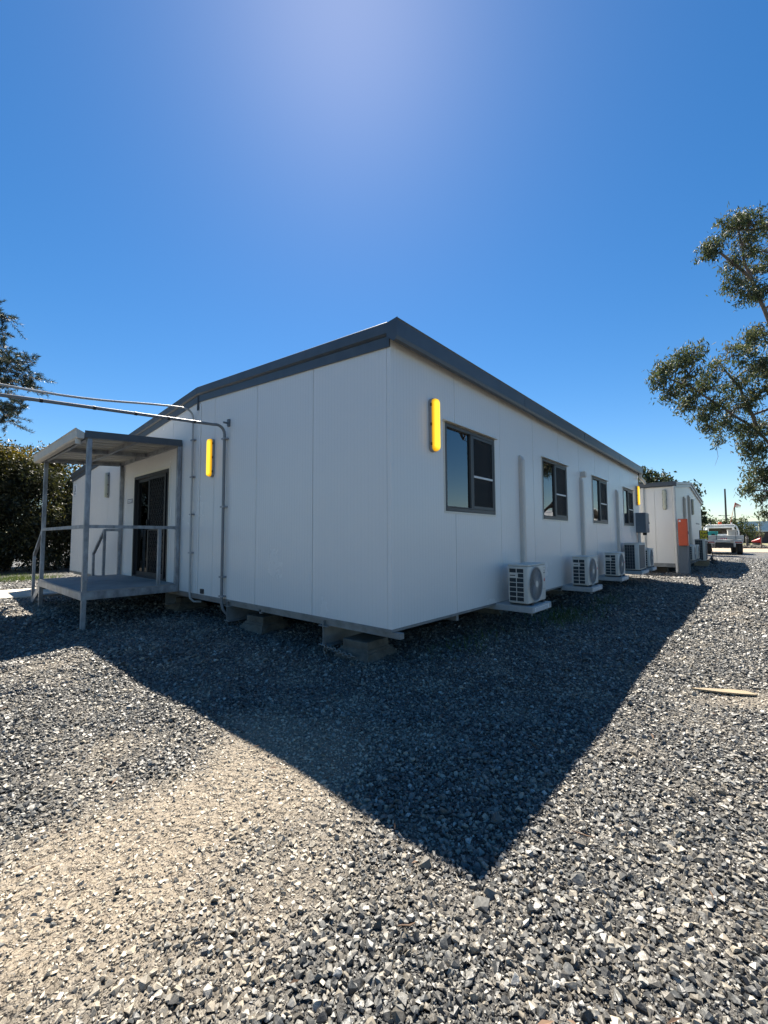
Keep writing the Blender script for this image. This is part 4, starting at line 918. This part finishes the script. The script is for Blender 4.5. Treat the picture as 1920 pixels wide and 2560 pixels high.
for k in range(4): U(MB().prism([(-.20+.09*k, -.0515, .955), (-.155+.09*k, -.0515, .955), (-.135+.09*k, -.0515, 1.055), (-.18+.09*k, -.0515, 1.055)], (0, -.002, 0)), 'marker_stripe', 'red')
# cab
cab = MB(); sec = [(-.86, .95), (-.87, 1.15), (-.80, 1.50), (-.70, 1.76), (-.60, 1.80)]
prof = sec+[(-a, b) for a, b in reversed(sec)]
cab.prism([(x, 2.28, z) for x, z in prof], (0, 1.35, 0)); cabo = U(cab, 'cab', 'white', smooth=30)
U(MB().box(-.60, 2.262, 1.26, .60, 2.2795, 1.68), 'rear_window', 'glassd', cabo); U(MB().box(-.62, 2.27, 1.24, .62, 2.2798, 1.70), 'window_seal', 'dark', cabo)
for s_ in (-1, 1):
    U(MB().prism([(s_*.873, 2.4, 1.17), (s_*.873, 3.1, 1.17), (s_*.80, 2.95, 1.53), (s_*.80, 2.45, 1.53)], (s_*.006, 0, 0)), 'side_window', 'glassd', cabo)
    U(MB().bev(s_*1.02-.1, 3.0, 1.2, s_*1.02+.1, 3.08, 1.42, .02), 'mirror', 'dark', cabo)
U(MB().bev(-.85, 3.64, .55, .85, 5.0, 1.12, .10, 3), 'bonnet', 'white', smooth=40)
U(MB().bev(-.86, 2.2, .42, .86, 3.63, .949, .04, 2), 'door_sill', 'white', smooth=40)
# headboard frame and rack
hb = MB(); hb.tube([(-.93, 2.12, .93), (-.93, 2.12, 1.45), (-.84, 2.12, 1.80), (-.70, 2.12, 1.90), (.70, 2.12, 1.90), (.84, 2.12, 1.80), (.93, 2.12, 1.45), (.93, 2.12, .93)], .045, 8); U(hb, 'headboard', 'white', smooth=50)
U(MB().bev(-.86, 2.10, .94, .86, 2.14, 1.30, .006), 'headboard_panel', 'white')
U(MB().bar((-.75, 2.12, 1.78), (.75, 2.12, 1.78), .05, .10), 'rack_bar', 'white')
U(MB().bev(-.75, 2.3, 1.87, .75, 2.9, 1.94, .01), 'roof_rack', 'dark')
for x in (-.55, .6): U(MB().disc((x, 2.25, 1.98), (0, 0, 1), .05, .09, 10), 'work_lamp', 'signw')
be = U(MB().tube([(.02, 2.5, 1.945), (.02, 2.5, 2.08), (.02, 2.5, 2.12)], [.10, .10, .07], 14), 'beacon', 'beacon', smooth=40)
whip = U(MB().tube([(.55, 2.6, 1.9), (.75, 2.7, 2.8), (.9, 2.75, 3.45)], .014, 6), 'whip_pole', 'orange')
fl_ = MB(); nn = 8
for i in range(nn):
    for j in range(4):
        def fp(a, b): return (.90+a*.30-b*.05, 2.75+.03*math.sin(a*9), 3.44-b*.30-a*.22)
        fl_.quad(fp(i/nn, j/4), fp((i+1)/nn, j/4), fp((i+1)/nn, (j+1)/4*(1-.3*(i+1)/nn)+.0), fp(i/nn, (j+1)/4*(1-.3*i/nn)))
U(fl_, 'flag', 'flag', whip)
ute.rotation_euler = (0, 0, -PI/2+math.radians(7)); ute.scale = (1.1, 1.1, 1.1); ute.location = (34.6, -1.12, 0)
# load
def load(name, mbs, label, cat):
    t = thing(name, ute.location, label, cat); t.rotation_euler = ute.rotation_euler; t.scale = ute.scale
    for mb, nm, m in mbs: mb.build(nm, m, t, fix=False)
load('cooler_box', [(MB().bev(-.90, .25, .932, -.30, .75, 1.36, .03, 2), 'body', 'teal'), (MB().bev(-.92, .23, 1.361, -.28, .77, 1.46, .02, 2), 'lid', 'teal'), (MB().bev(-.62, .20, 1.2, -.44, .249, 1.30, .01), 'latch', 'dark')], 'teal plastic box with lid on the truck tray', 'box')
load('tool_box', [(MB().bev(.22, .2, .932, .66, .8, 1.52, .015), 'body', 'gutterp'), (MB().bev(.20, .18, 1.521, .68, .82, 1.56, .01), 'lid', 'gutterp')], 'tall beige box standing on the right of the truck tray', 'box')

# ------------------------------------------------------------------ trees
def leaves(name, P, D, L, Wd, tone, m, parent, droop=.0, fold=.25):
    "P centres (n,3), D directions, L lengths, Wd widths -> two-triangle folded leaves in one crown mesh"
    n = len(P); D = D/np.linalg.norm(D, axis=1, keepdims=True)
    r = NR.normal(size=(n, 3)); Sd = np.cross(D, r); Sd /= np.linalg.norm(Sd, axis=1, keepdims=True)+1e-9; Nn = np.cross(D, Sd)
    a = P-D*(L/2)[:, None]; b = P+D*(L/2)[:, None]; mid = P+Nn*(Wd*fold)[:, None]
    c = mid+Sd*(Wd/2)[:, None]; d = mid-Sd*(Wd/2)[:, None]
    V = np.stack([a, c, b, d], 1).reshape(-1, 3); i = np.arange(n)*4
    F = np.stack([np.stack([i, i+1, i+2], 1), np.stack([i, i+2, i+3], 1)], 1).reshape(-1, 3)
    off = np.array(parent.location) if parent is not None else np.zeros(3)
    V = (V-off).astype(np.float32)
    me = bpy.data.meshes.new(name); me.vertices.add(len(V)); me.vertices.foreach_set('co', V.ravel())
    me.loops.add(len(F)*3); me.loops.foreach_set('vertex_index', F.astype(np.int32).ravel())
    me.polygons.add(len(F)); me.polygons.foreach_set('loop_start', (np.arange(len(F))*3).astype(np.int32)); me.polygons.foreach_set('loop_total', np.full(len(F), 3, np.int32))
    me.update(calc_edges=True)
    at2 = me.attributes.new('tone', 'FLOAT', 'POINT'); at2.data.foreach_set('value', np.repeat(np.clip(tone, 0, 1), 4).astype(np.float32))
    me.materials.append(M[m]); o = bpy.data.objects.new(name, me); COL.objects.link(o); o.parent = parent; return o

def curve(p0, p1, bend, n=6, rr=R):
    p0, p1 = Vector(p0), Vector(p1); L = (p1-p0).length; o1 = Vector((rr.uniform(-1, 1), rr.uniform(-1, 1), rr.uniform(-.2, 1)))*L*bend
    return [p0.lerp(p1, t)+o1*math.sin(PI*t)+Vector((rr.gauss(0, 1), rr.gauss(0, 1), rr.gauss(0, 1)))*L*.02*(0 < k < n) for k, t in ((k, k/n) for k in range(n+1))]

def foliage_tree(name, base, limbs, clusters, label, cat, group, bark, leafm, r0=.2, leafL=.13, leafW=.03, clumps=16, per=26, spread=.17, droop=.9, toprise=.35, tonebase=.35, twig=True, HT=0.):
    """limbs: list of point lists (first one is the trunk); clusters: (centre, radius).  Leaves hang in clumps on twigs inside each cluster."""
    base = Vector(base); t = thing(name, base, label, cat, group); tm = MB(); allp = []
    for li, L in enumerate(limbs):
        pts = [Vector(p) for p in L]; fine = []
        for a, b in zip(pts[:-1], pts[1:]):
            for k in range(3): fine.append(a.lerp(b, k/3)+Vector((R.gauss(0, .02), R.gauss(0, .02), 0)))
        fine.append(pts[-1]); ra = r0 if li == 0 else r0*.55; n = len(fine)
        tm.tube(fine, [max(.012, ra*(1-.72*k/(n-1))) for k in range(n)], 9); allp += fine
    P, D, T = [], [], []; br = MB()
    for c, rad in clusters:
        c = Vector(c); rv = Vector(rad) if not isinstance(rad, (int, float)) else Vector((rad, rad, rad*.85))
        near = min(allp, key=lambda p: (p-c).length+max(0, p.z-c.z)*.6)
        cv = curve(near, c, .12); L = (c-near).length; rb = min(.05, .012+.012*L)
        if L > .15: br.tube(cv, [rb*(1-.7*k/6) for k in range(7)], 6, caps=False)
        nc = max(3, int(clumps*(rv.x*rv.y*rv.z)**(1/3.)/.6))
        for k in range(nc):
            v = Vector((R.gauss(0, 1), R.gauss(0, 1), R.gauss(0, 1))).normalized()*(R.random()**.45)
            e = c+Vector((v.x*rv.x, v.y*rv.y, v.z*rv.z))
            if twig: br.tube(curve(cv[R.randint(3, 6)], e, .15, 3), [.009, .007, .005, .003], 4, caps=False)
            m_ = max(4, int(per*R.uniform(.5, 1.3)))
            q_ = NR.normal(size=(m_, 3))*spread*R.uniform(.6, 1.2)+np.array(e)
            out = NR.normal(size=(m_, 3))*.7; out[:, 2] -= droop
            P.append(q_); D.append(out)
            tn = tonebase+.28*v.z*.8+R.uniform(-.14, .14)+(max(0., (e.z-base.z)/HT-.7)*1.7 if HT else 0.); T.append(np.clip(tn+NR.normal(size=m_)*.16, 0, 1))  # with a height given, sunlight on the crown top is painted into the tone
    tr_ = tm.build('trunk', bark, t, smooth=60)
    if br.v: br.build('branches', bark, t, smooth=60)
    P = np.concatenate(P); D = np.concatenate(D); T = np.concatenate(T); n = len(P)
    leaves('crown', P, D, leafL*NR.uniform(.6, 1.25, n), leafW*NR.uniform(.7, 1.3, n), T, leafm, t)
    return t, n

# gum tree on the right: crown placed from the photograph, trunk just outside the frame
gb = Vector((17.1, -5.2, 0))
kA = [gb, gb+Vector((-.1, .1, 2.2)), gb+Vector((-.2, .3, 4.2)), at(1990, 1040, 15), at(1925, 810, 15), at(1878, 700, 15), at(1858, 640, 15), at(1845, 575, 15)]
kB = [gb+Vector((-.1, .1, 2.2)), at(1990, 1180, 14.8), at(1890, 1072, 14.1), at(1805, 1018, 13.7), at(1725, 968, 13.5), at(1665, 945, 13.4)]
kC = [at(1890, 1072, 14.1), at(1850, 970, 14), at(1800, 905, 14)]; kD = [at(1878, 700, 15), at(1800, 632, 15), at(1768, 628, 15)]
kE = [at(1990, 1040, 15), at(1960, 900, 14.5), at(1915, 855, 14.3)]
kF = [gb+Vector((-.2, .3, 4.2)), gb+Vector((1.5, -1, 6)), gb+Vector((2.6, -2.2, 7.5))]; kG = [gb+Vector((-.1, .2, 3.2)), gb+Vector((.4, -2, 5.4)), gb+Vector((-.3, -3.8, 6.6))]
cl = [((1772, 632, 15), .5), ((1790, 610, 15), .45), ((1822, 572, 15), .6), ((1850, 550, 15.2), .5), ((1885, 560, 15.2), .65), ((1925, 560, 15.5), .7), ((1868, 620, 15), .6), ((1832, 668, 15), .45), ((1840, 712, 15), .5), ((1870, 735, 14.7), .5), ((1893, 680, 15.3), .6), ((1925, 640, 15.5), .7), ((1905, 730, 15), .5),
      ((1645, 955, 13.4), .36), ((1660, 930, 13.5), .4), ((1668, 985, 13.4), .36), ((1700, 905, 13.5), .45), ((1735, 880, 13.6), .48), ((1715, 950, 13.5), .5), ((1715, 1010, 13.5), .46), ((1755, 1040, 13.6), .42), ((1765, 970, 13.6), .5), ((1795, 1010, 13.7), .45), ((1790, 925, 13.8), .5), ((1835, 960, 14), .5), ((1850, 885, 14), .5), ((1880, 850, 14.2), .5), ((1920, 830, 14.3), .5), ((1885, 920, 14), .55), ((1815, 1055, 13.8), .45), ((1845, 1020, 14), .5), ((1890, 990, 14), .55), ((1925, 930, 14.3), .6), ((1870, 1085, 14), .5), ((1910, 1060, 14.2), .55), ((1865, 1130, 13.9), .36), ((1900, 1130, 14), .45), ((1890, 1185, 14), .4), ((1922, 1190, 14), .4), ((1912, 1240, 14), .25), ((1880, 1215, 13.8), .2), ((1775, 1075, 13.6), .22), ((1800, 1100, 13.6), .12), ((1868, 1225, 13.7), .14), ((1915, 1285, 14), .16)]
clusters = [(at(*c), r*.9) for c, r in cl]
for k in range(34):
    a = R.uniform(0, 2*PI); rr_ = R.uniform(.5, 3.8); z = R.uniform(4.5, 11.5)
    p = Vector((17.6+rr_*math.cos(a), -6.2+rr_*math.sin(a), z))
    q_ = p-CPOS; u_ = 960+CF*q_.dot(RT)/q_.dot(FW)
    if u_ > 1960: clusters.append((p, R.uniform(.5, .85)))
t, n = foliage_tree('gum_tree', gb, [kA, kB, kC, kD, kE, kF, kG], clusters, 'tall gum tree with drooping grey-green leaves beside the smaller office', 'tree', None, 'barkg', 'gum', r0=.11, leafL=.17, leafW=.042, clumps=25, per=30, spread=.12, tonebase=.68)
print('gum leaves', n)
# long bare hanging twigs of the gum
tw = MB()
for (u0, v0, u1, v1) in ((1800, 1100, 1787, 1165), (1880, 1215, 1874, 1255), (1912, 1240, 1899, 1275), (1920, 1200, 1905, 1262)):
    a, b = at(u0, v0, 13.8), at(u1, v1, 13.8); tw.tube([a, a.lerp(b, .3)+Vector((.03, .05, .02)), a.lerp(b, .65)+Vector((-.02, -.04, 0)), b], [.008, .006, .005, .003], 4)
o = tw.build('hanging_twigs', 'barkg', t)

# wattles beyond the porch
def wattle(base, h, w, label, seed):
    global R
    R = random.Random(seed); base = Vector(base); limbs = []; cs_ = []
    limbs.append([base, base+Vector((.05, 0, h*.25)), base+Vector((.1, .1, h*.5)), base+Vector((0, .1, h*.8))])
    for k in range(5):
        a = k*1.3+R.random(); limbs.append([base+Vector((0, 0, h*.12)), base+Vector((math.cos(a)*w*.25, math.sin(a)*w*.25, h*.4)), base+Vector((math.cos(a)*w*.42, math.sin(a)*w*.42, h*.62))])
    for k in range(96):
        a = R.uniform(0, 2*PI); zz = R.uniform(.08, .95); rr_ = w*.5*math.sqrt(max(0., 1-((zz-.42)/.58)**2))*(R.random()**.4)
        cs_.append((base+Vector((rr_*math.cos(a), rr_*math.sin(a), h*zz)), R.uniform(.45, .8)))
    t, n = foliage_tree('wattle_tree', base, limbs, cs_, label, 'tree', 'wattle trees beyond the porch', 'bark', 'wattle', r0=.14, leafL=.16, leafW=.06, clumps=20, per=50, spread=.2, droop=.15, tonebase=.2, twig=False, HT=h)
    return t
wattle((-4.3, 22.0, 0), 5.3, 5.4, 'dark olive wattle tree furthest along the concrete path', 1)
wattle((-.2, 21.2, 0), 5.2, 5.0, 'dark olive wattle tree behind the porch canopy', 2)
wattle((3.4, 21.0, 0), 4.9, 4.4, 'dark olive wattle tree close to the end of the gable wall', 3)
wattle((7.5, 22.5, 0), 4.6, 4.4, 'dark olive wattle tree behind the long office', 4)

# pine at the left edge
def pine():
    global R
    R = random.Random(5); b = Vector((-5.3, 18.6, 0)); t = thing('pine_tree', b, 'tall dark pine reaching in above the wattles', 'tree')
    tm = MB(); tp = [b, b+Vector((.05, 0, 3)), b+Vector((0, .05, 6)), b+Vector((.05, 0, 9)), b+Vector((0, 0, 11.5))]; tm.tube(tp, [.2, .17, .13, .08, .03], 9); tm.build('trunk', 'bark', t, smooth=60)
    br = MB(); P, D, T, Ls = [], [], [], []
    ends = [at(u, v, dp) for u, v, dp in ((18, 795, 15.5), (5, 830, 15.5), (78, 905, 15.3), (60, 935, 15), (80, 945, 15.2), (30, 900, 15.5), (15, 925, 15), (35, 955, 15), (30, 1010, 15.4), (52, 1022, 15), (10, 1040, 15.3), (-20, 980, 15), (-40, 880, 15.5), (8, 870, 16), (-10, 1000, 15), (62, 965, 15.4), (5, 965, 15.5), (20, 1055, 15.6))]
    for k in range(60):
        a = R.uniform(0, 2*PI); z = R.uniform(3.2, 11); L = 2.6*(1-(z-3)/10.)+.5; e = b+Vector((math.cos(a)*L, math.sin(a)*L, z+.3)); q_ = e-CPOS
        if q_.dot(FW) > 1 and 960+CF*q_.dot(RT)/q_.dot(FW) > -30: continue
        ends.append(e)
    for e in ends:
        root = Vector((b.x, b.y, max(2.5, e.z-.6))); cv = curve(root, e, .08); br.tube(cv, [.035*(1-.8*k/6)+.004 for k in range(7)], 5, caps=False)
        for k in range(52):
            s_ = cv[R.randint(2, 6)]; ed = s_+Vector((R.gauss(0, .35), R.gauss(0, .35), R.gauss(.04, .2)))
            br.tube([s_, ed], [.006, .003], 4, caps=False); dv = np.array((ed-s_).normalized())
            m_ = 60; tpos = NR.random((m_, 1))*.75+.25; pp = np.array(s_)[None]*(1-tpos)+np.array(ed)[None]*tpos
            dd = dv[None]*.9+NR.normal(size=(m_, 3))*.55; dd[:, 2] += .1; dd /= np.linalg.norm(dd, axis=1, keepdims=True)
            P.append(pp+dd*.07); D.append(dd); T.append(np.clip(.45+NR.normal(size=m_)*.2, 0, 1))
    br.build('branches', 'bark', t, smooth=60); P = np.concatenate(P); D = np.concatenate(D); T = np.concatenate(T); n = len(P)
    leaves('crown', P, D, .17*NR.uniform(.7, 1.2, n), np.full(n, .017), T, 'needle', t, fold=0.); print('needles', n)
pine()

# trees behind the smaller office, shrubs beyond the truck
def shrub(base, h, w, label, m='shrub', nclus=26, lL=.2, lW=.09, clumps=7, per=22, spread=.24, name='shrub', group=None, lo=.15, seed=1, tone=.45):
    global R
    R = random.Random(seed); base = Vector(base); cs_ = []
    limbs = [[base, base+Vector((0, .05, h*.3)), base+Vector((.05, 0, h*.65))]]+[[base+Vector((0, 0, h*.2)), base+Vector((math.cos(a)*w*.22, math.sin(a)*w*.22, h*.55)), base+Vector((math.cos(a)*w*.35, math.sin(a)*w*.35, h*.75))] for a in (.3, 1.9, 3.4, 5.)]
    for k in range(nclus):
        a = R.uniform(0, 2*PI); zz = R.uniform(lo, .95); rr_ = w*.5*math.sqrt(max(0., 1-((zz-.45)/.56)**2))*(R.random()**.45); cs_.append((base+Vector((rr_*math.cos(a), rr_*math.sin(a), h*zz)), R.uniform(.09, .15)*w))
    return foliage_tree(name, base, limbs, cs_, label, 'tree' if name != 'shrub' else 'shrub', group, 'bark', m, r0=.05*w**.5, leafL=lL, leafW=lW, clumps=clumps, per=per, spread=spread, droop=.2, tonebase=tone, twig=False)
shrub((34.0, 3.0, 0), 6.4, 3.2, 'leafy tree whose top shows above the roof of the smaller office', 'broad', 46, .28, .13, 7, 22, .2, 'leafy_tree', 'trees behind the smaller office', .5, 21)
shrub((32.5, .45, 0), 5.0, 1.6, 'thin leafy tree beside the roof end of the smaller office', 'broad', 30, .26, .12, 10, 18, .16, 'leafy_tree', 'trees behind the smaller office', .45, 22)
for u, hh, ww, lb, sd, tn in ((1766, 3.3, 3.4, 'dark green shrub behind the truck next to the smaller office', 23, .45), (1815, 3.0, 2.6, 'green shrub with the dark pole rising out of it', 24, .5), (1846, 3.5, 3.3, 'large round green shrub to the right of the truck cab', 25, .55)):
    p = at(u, 1330, 52); shrub((p.x, p.y, 0), hh, ww, lb, 'shrub', 40, .24, .12, 5, 30, .26, 'shrub', 'shrubs beyond the truck', .1, sd, tn)
# poles, far fence and shed, ballast strip, posts
for (u, vt, dp, r_, lb) in ((1812, 1222, 62, .13, 'tall dark lamp pole rising behind the truck'), (1836, 1266, 75, .11, 'short dark pole among the shrubs')):
    p = at(u+3, 1300, dp); top = at(u, vt, dp)
    t = thing('pole', (p.x, p.y, 0), lb, 'pole'); MB().tube([(p.x, p.y, -.1), (top.x, top.y, top.z)], [r_*1.15, r_*.8], 10).build('shaft', 'pole', t, smooth=50)
    if dp == 62:
        c = Vector((p.x, p.y, 4.3)); MB().bar(c+Vector((0, -.5, 0)), c+Vector((0, .7, .0)), .06, .06).build('cross_arm', 'pole', t)
        MB().disc(c+Vector((0, .7, -.05)), (0, 0, 1), .16, .12, 10).build('lamp_head', 'lampb', t)
fn = thing('boundary_fence', (95, -12, 0), 'dark brown boundary fence with pale top rail far across the yard', 'fence')
for k in range(22): MB().box(95, -34+k*1.8, .0, 95.08, -34+k*1.8+1.78, 2.0).build('fence_panel', 'shedd', fn)
MB().box(94.9, -34, 2.02, 95.15, 6, 2.14).build('top_rail', 'signw', fn)
sh = thing('storage_shed', (180, -40, 0), 'pale blue storage shed on the horizon', 'building')
for k in range(14): MB().box(180, -82+k*6, .0, 180.3+.1*(k % 2), -82+k*6+5.9, 5.6).build('wall_panel', 'shed', sh)
MB().box(179.8, -83, 5.62, 200, 3, 6.0).build('roof_sheet', 'shed', sh)
bl = MB(); rr_ = random.Random(9)
bm = bmesh.new()
for k in range(900):
    x = 54+rr_.random()*5; y = -14+rr_.random()*17; s_ = rr_.uniform(.08, .22)
    r_ = bmesh.ops.create_icosphere(bm, subdivisions=1, radius=s_)
    for v in r_['verts']: v.co = Vector((v.co.x*rr_.uniform(.7, 1.2)+x, v.co.y*rr_.uniform(.7, 1.2)+y, v.co.z*rr_.uniform(.6, 1.1)+s_*.3+.14*math.exp(-((x-56.5)/1.6)**2)))
bl.addbm(bm); o = bl.build('rubble_strip', 'conc'); tag(o, 'low strip of dark rubble across the yard beyond the truck', 'rubble', kind='stuff')
gp_ = MB().quad((60, -30, .012), (92, -30, .012), (92, 12, .012), (60, 12, .012)).build('grass_verge', mat('dry_grass', (.20, .17, .085), .95, var=.45, scale=.35, var2=(.085, .10, .035))); gp_['kind'] = 'structure'
gq_ = MB().quad((41, -30, .010), (53, -30, .010), (53, 12, .010), (41, 12, .010)).build('dirt_track', mat('dirt_track', (.38, .29, .20), .95, var=.25, scale=.5)); gq_['kind'] = 'structure'
pt = at(1867, 1335, 44); MB0 = thing('bollard', (pt.x, pt.y, 0), 'small pale bollard beyond the truck', 'bollard')
MB().tube([(pt.x, pt.y, 0), (pt.x, pt.y, 1.2), (pt.x, pt.y, 1.3)], [.12, .12, .06], 12).build('shaft', 'conc', MB0, smooth=40); MB().ring((pt.x, pt.y, 1.05), (0, 0, 1), .122, .02, 16, 6).build('collar', 'signw', MB0)
pt = at(1891, 1338, 48); cn = thing('warning_cone', (pt.x, pt.y, 0), 'red warning cone lying over beside the verge', 'cone')
cb = MB().tube([(pt.x, pt.y+.45, .62), (pt.x, pt.y-.3, .75)], [.06, .30], 16); cb.build('cone', 'red', cn, smooth=40); MB().bev(pt.x-.4, pt.y-.36, .3, pt.x+.4, pt.y-.30, 1.1, .02).build('foot', 'red', cn)
MB().bev(pt.x-.25, pt.y-.3, 0, pt.x+.25, pt.y+.4, .44, .02).build('block', 'conc', cn)
pt = at(1904, 1362, 42); b_ = (pt.x, pt.y, 0)
foliage_tree('sapling', b_, [[b_, (pt.x, pt.y, 1.2), (pt.x, pt.y+.05, 2.6), (pt.x, pt.y+.1, 3.9)]], [((pt.x, pt.y+.15, 1.7), .28), ((pt.x, pt.y-.1, 1.4), .25), ((pt.x, pt.y+.3, 1.5), .25), ((pt.x, pt.y-.05, 3.4), .12), ((pt.x, pt.y, 2.4), .12)], 'thin staked sapling with pale leaves by the rubble strip', 'tree', None, 'bark', 'shrub', r0=.05, leafL=.14, leafW=.06, clumps=12, per=12, spread=.12, tonebase=.85, twig=False)

# ------------------------------------------------------------------ weeds, litter, timber offcut
def tuft(c, n, h, spread, label, tone=.45):
    P = NR.normal(size=(n, 3))*np.array([spread[0], spread[1], 0])+np.array(c); P[:, 2] = zg(P[:, 0], P[:, 1]); L = h*NR.uniform(.5, 1.2, n)
    D = NR.normal(size=(n, 3))*.45; D[:, 2] = 1.; Dn = D/np.linalg.norm(D, axis=1, keepdims=True); Pc = P+Dn*(L*.5)[:, None]
    o = leaves('grass', Pc, D, L, np.full(n, .007)*NR.uniform(.7, 1.5, n), np.clip(tone+NR.normal(size=n)*.22, 0, 1), 'grass', None); tag(o, label, 'grass', kind='stuff'); return o
tuft((3.75, -.35, 0), 420, .17, (.45, .22), 'dim green weeds in the shade between the first two air conditioners', .2)
tuft((5.9, -.5, 0), 160, .13, (.5, .15), 'sparse weeds in the shade beside the second air conditioner', .2)
tuft((1.4, -.1, 0), 120, .12, (.4, .15), 'sparse weeds in the shade beside the building corner', .15)
tuft((-.75, 14.2, 0), 900, .24, (.42, .28), 'bright green grass tuft beyond the concrete path', .6)

lm = MB(); rr_ = random.Random(4)
for k in range(55):
    dd_ = 1.2+rr_.random()**1.3*5; an = CYAW+rr_.uniform(-.8, .8); x = CPOS.x+dd_*math.cos(an); y = CPOS.y+dd_*math.sin(an); L = rr_.uniform(.012, .032); w = L*rr_.uniform(.15, .32); a = rr_.uniform(0, PI*2); z = float(zg(x, y))+.022+rr_.random()*.008
    if x > -.1 and y > .2: continue
    u = Vector((math.cos(a), math.sin(a), rr_.uniform(-.3, .3))); v = Vector((-u.y, u.x, rr_.uniform(-.3, .3))); c = Vector((x, y, z))
    lm.quad(c-u*L, c+v*w+Vector((0, 0, .004)), c+u*L, c-v*w+Vector((0, 0, .004)))
o = lm.build('leaf_litter', 'litter'); tag(o, 'scattered dry brown leaves on the gravel', 'leaves', kind='stuff')
for k, (x, y, a, L) in enumerate(((-1.15, -2.05, 1.9, .09), (-2.0, -1.75, 2.6, .06), (-.55, -1.6, 1.1, .08))):
    z = float(zg(x, y))+.03; m_ = MB(); u = Vector((math.cos(a), math.sin(a), 0)); s_ = Vector((-u.y, u.x, 0)); c = Vector((x, y, z))
    m_.tube([c-u*L/2, c-u*L*.15+s_*.008+Vector((0, 0, .004)), c+u*L*.2-s_*.005, c+u*L/2+Vector((0, 0, .006))], [.002, .0035, .003, .002], 6)
    o = m_.build('dry_twig', 'litter', smooth=50); tag(o, 'short dry brown twig lying on the gravel in front of the office', 'twig', 'dry twigs on the gravel'); root_at(o, c)
tb = MB(); c = Vector((1.34, -2.41, .016)); u = Vector((.18, -.37, 0)).normalized(); s_ = Vector((-u.y, u.x, 0))
pl_ = []
for a, b in ((-.22, -.010), (-.12, -.03), (.0, -.05), (.1, -.055), (.2, -.05), (.225, -.035), (.17, .03), (.08, .045), (0, .028), (-.1, .022), (-.2, .004)): pl_.append(c+u*a+s_*b)
tb.prism(pl_, (0, 0, .012)); o = tb.build('timber_offcut', 'wood'); tag(o, 'pale splintered timber offcut lying on the gravel', 'timber'); root_at(o, c)
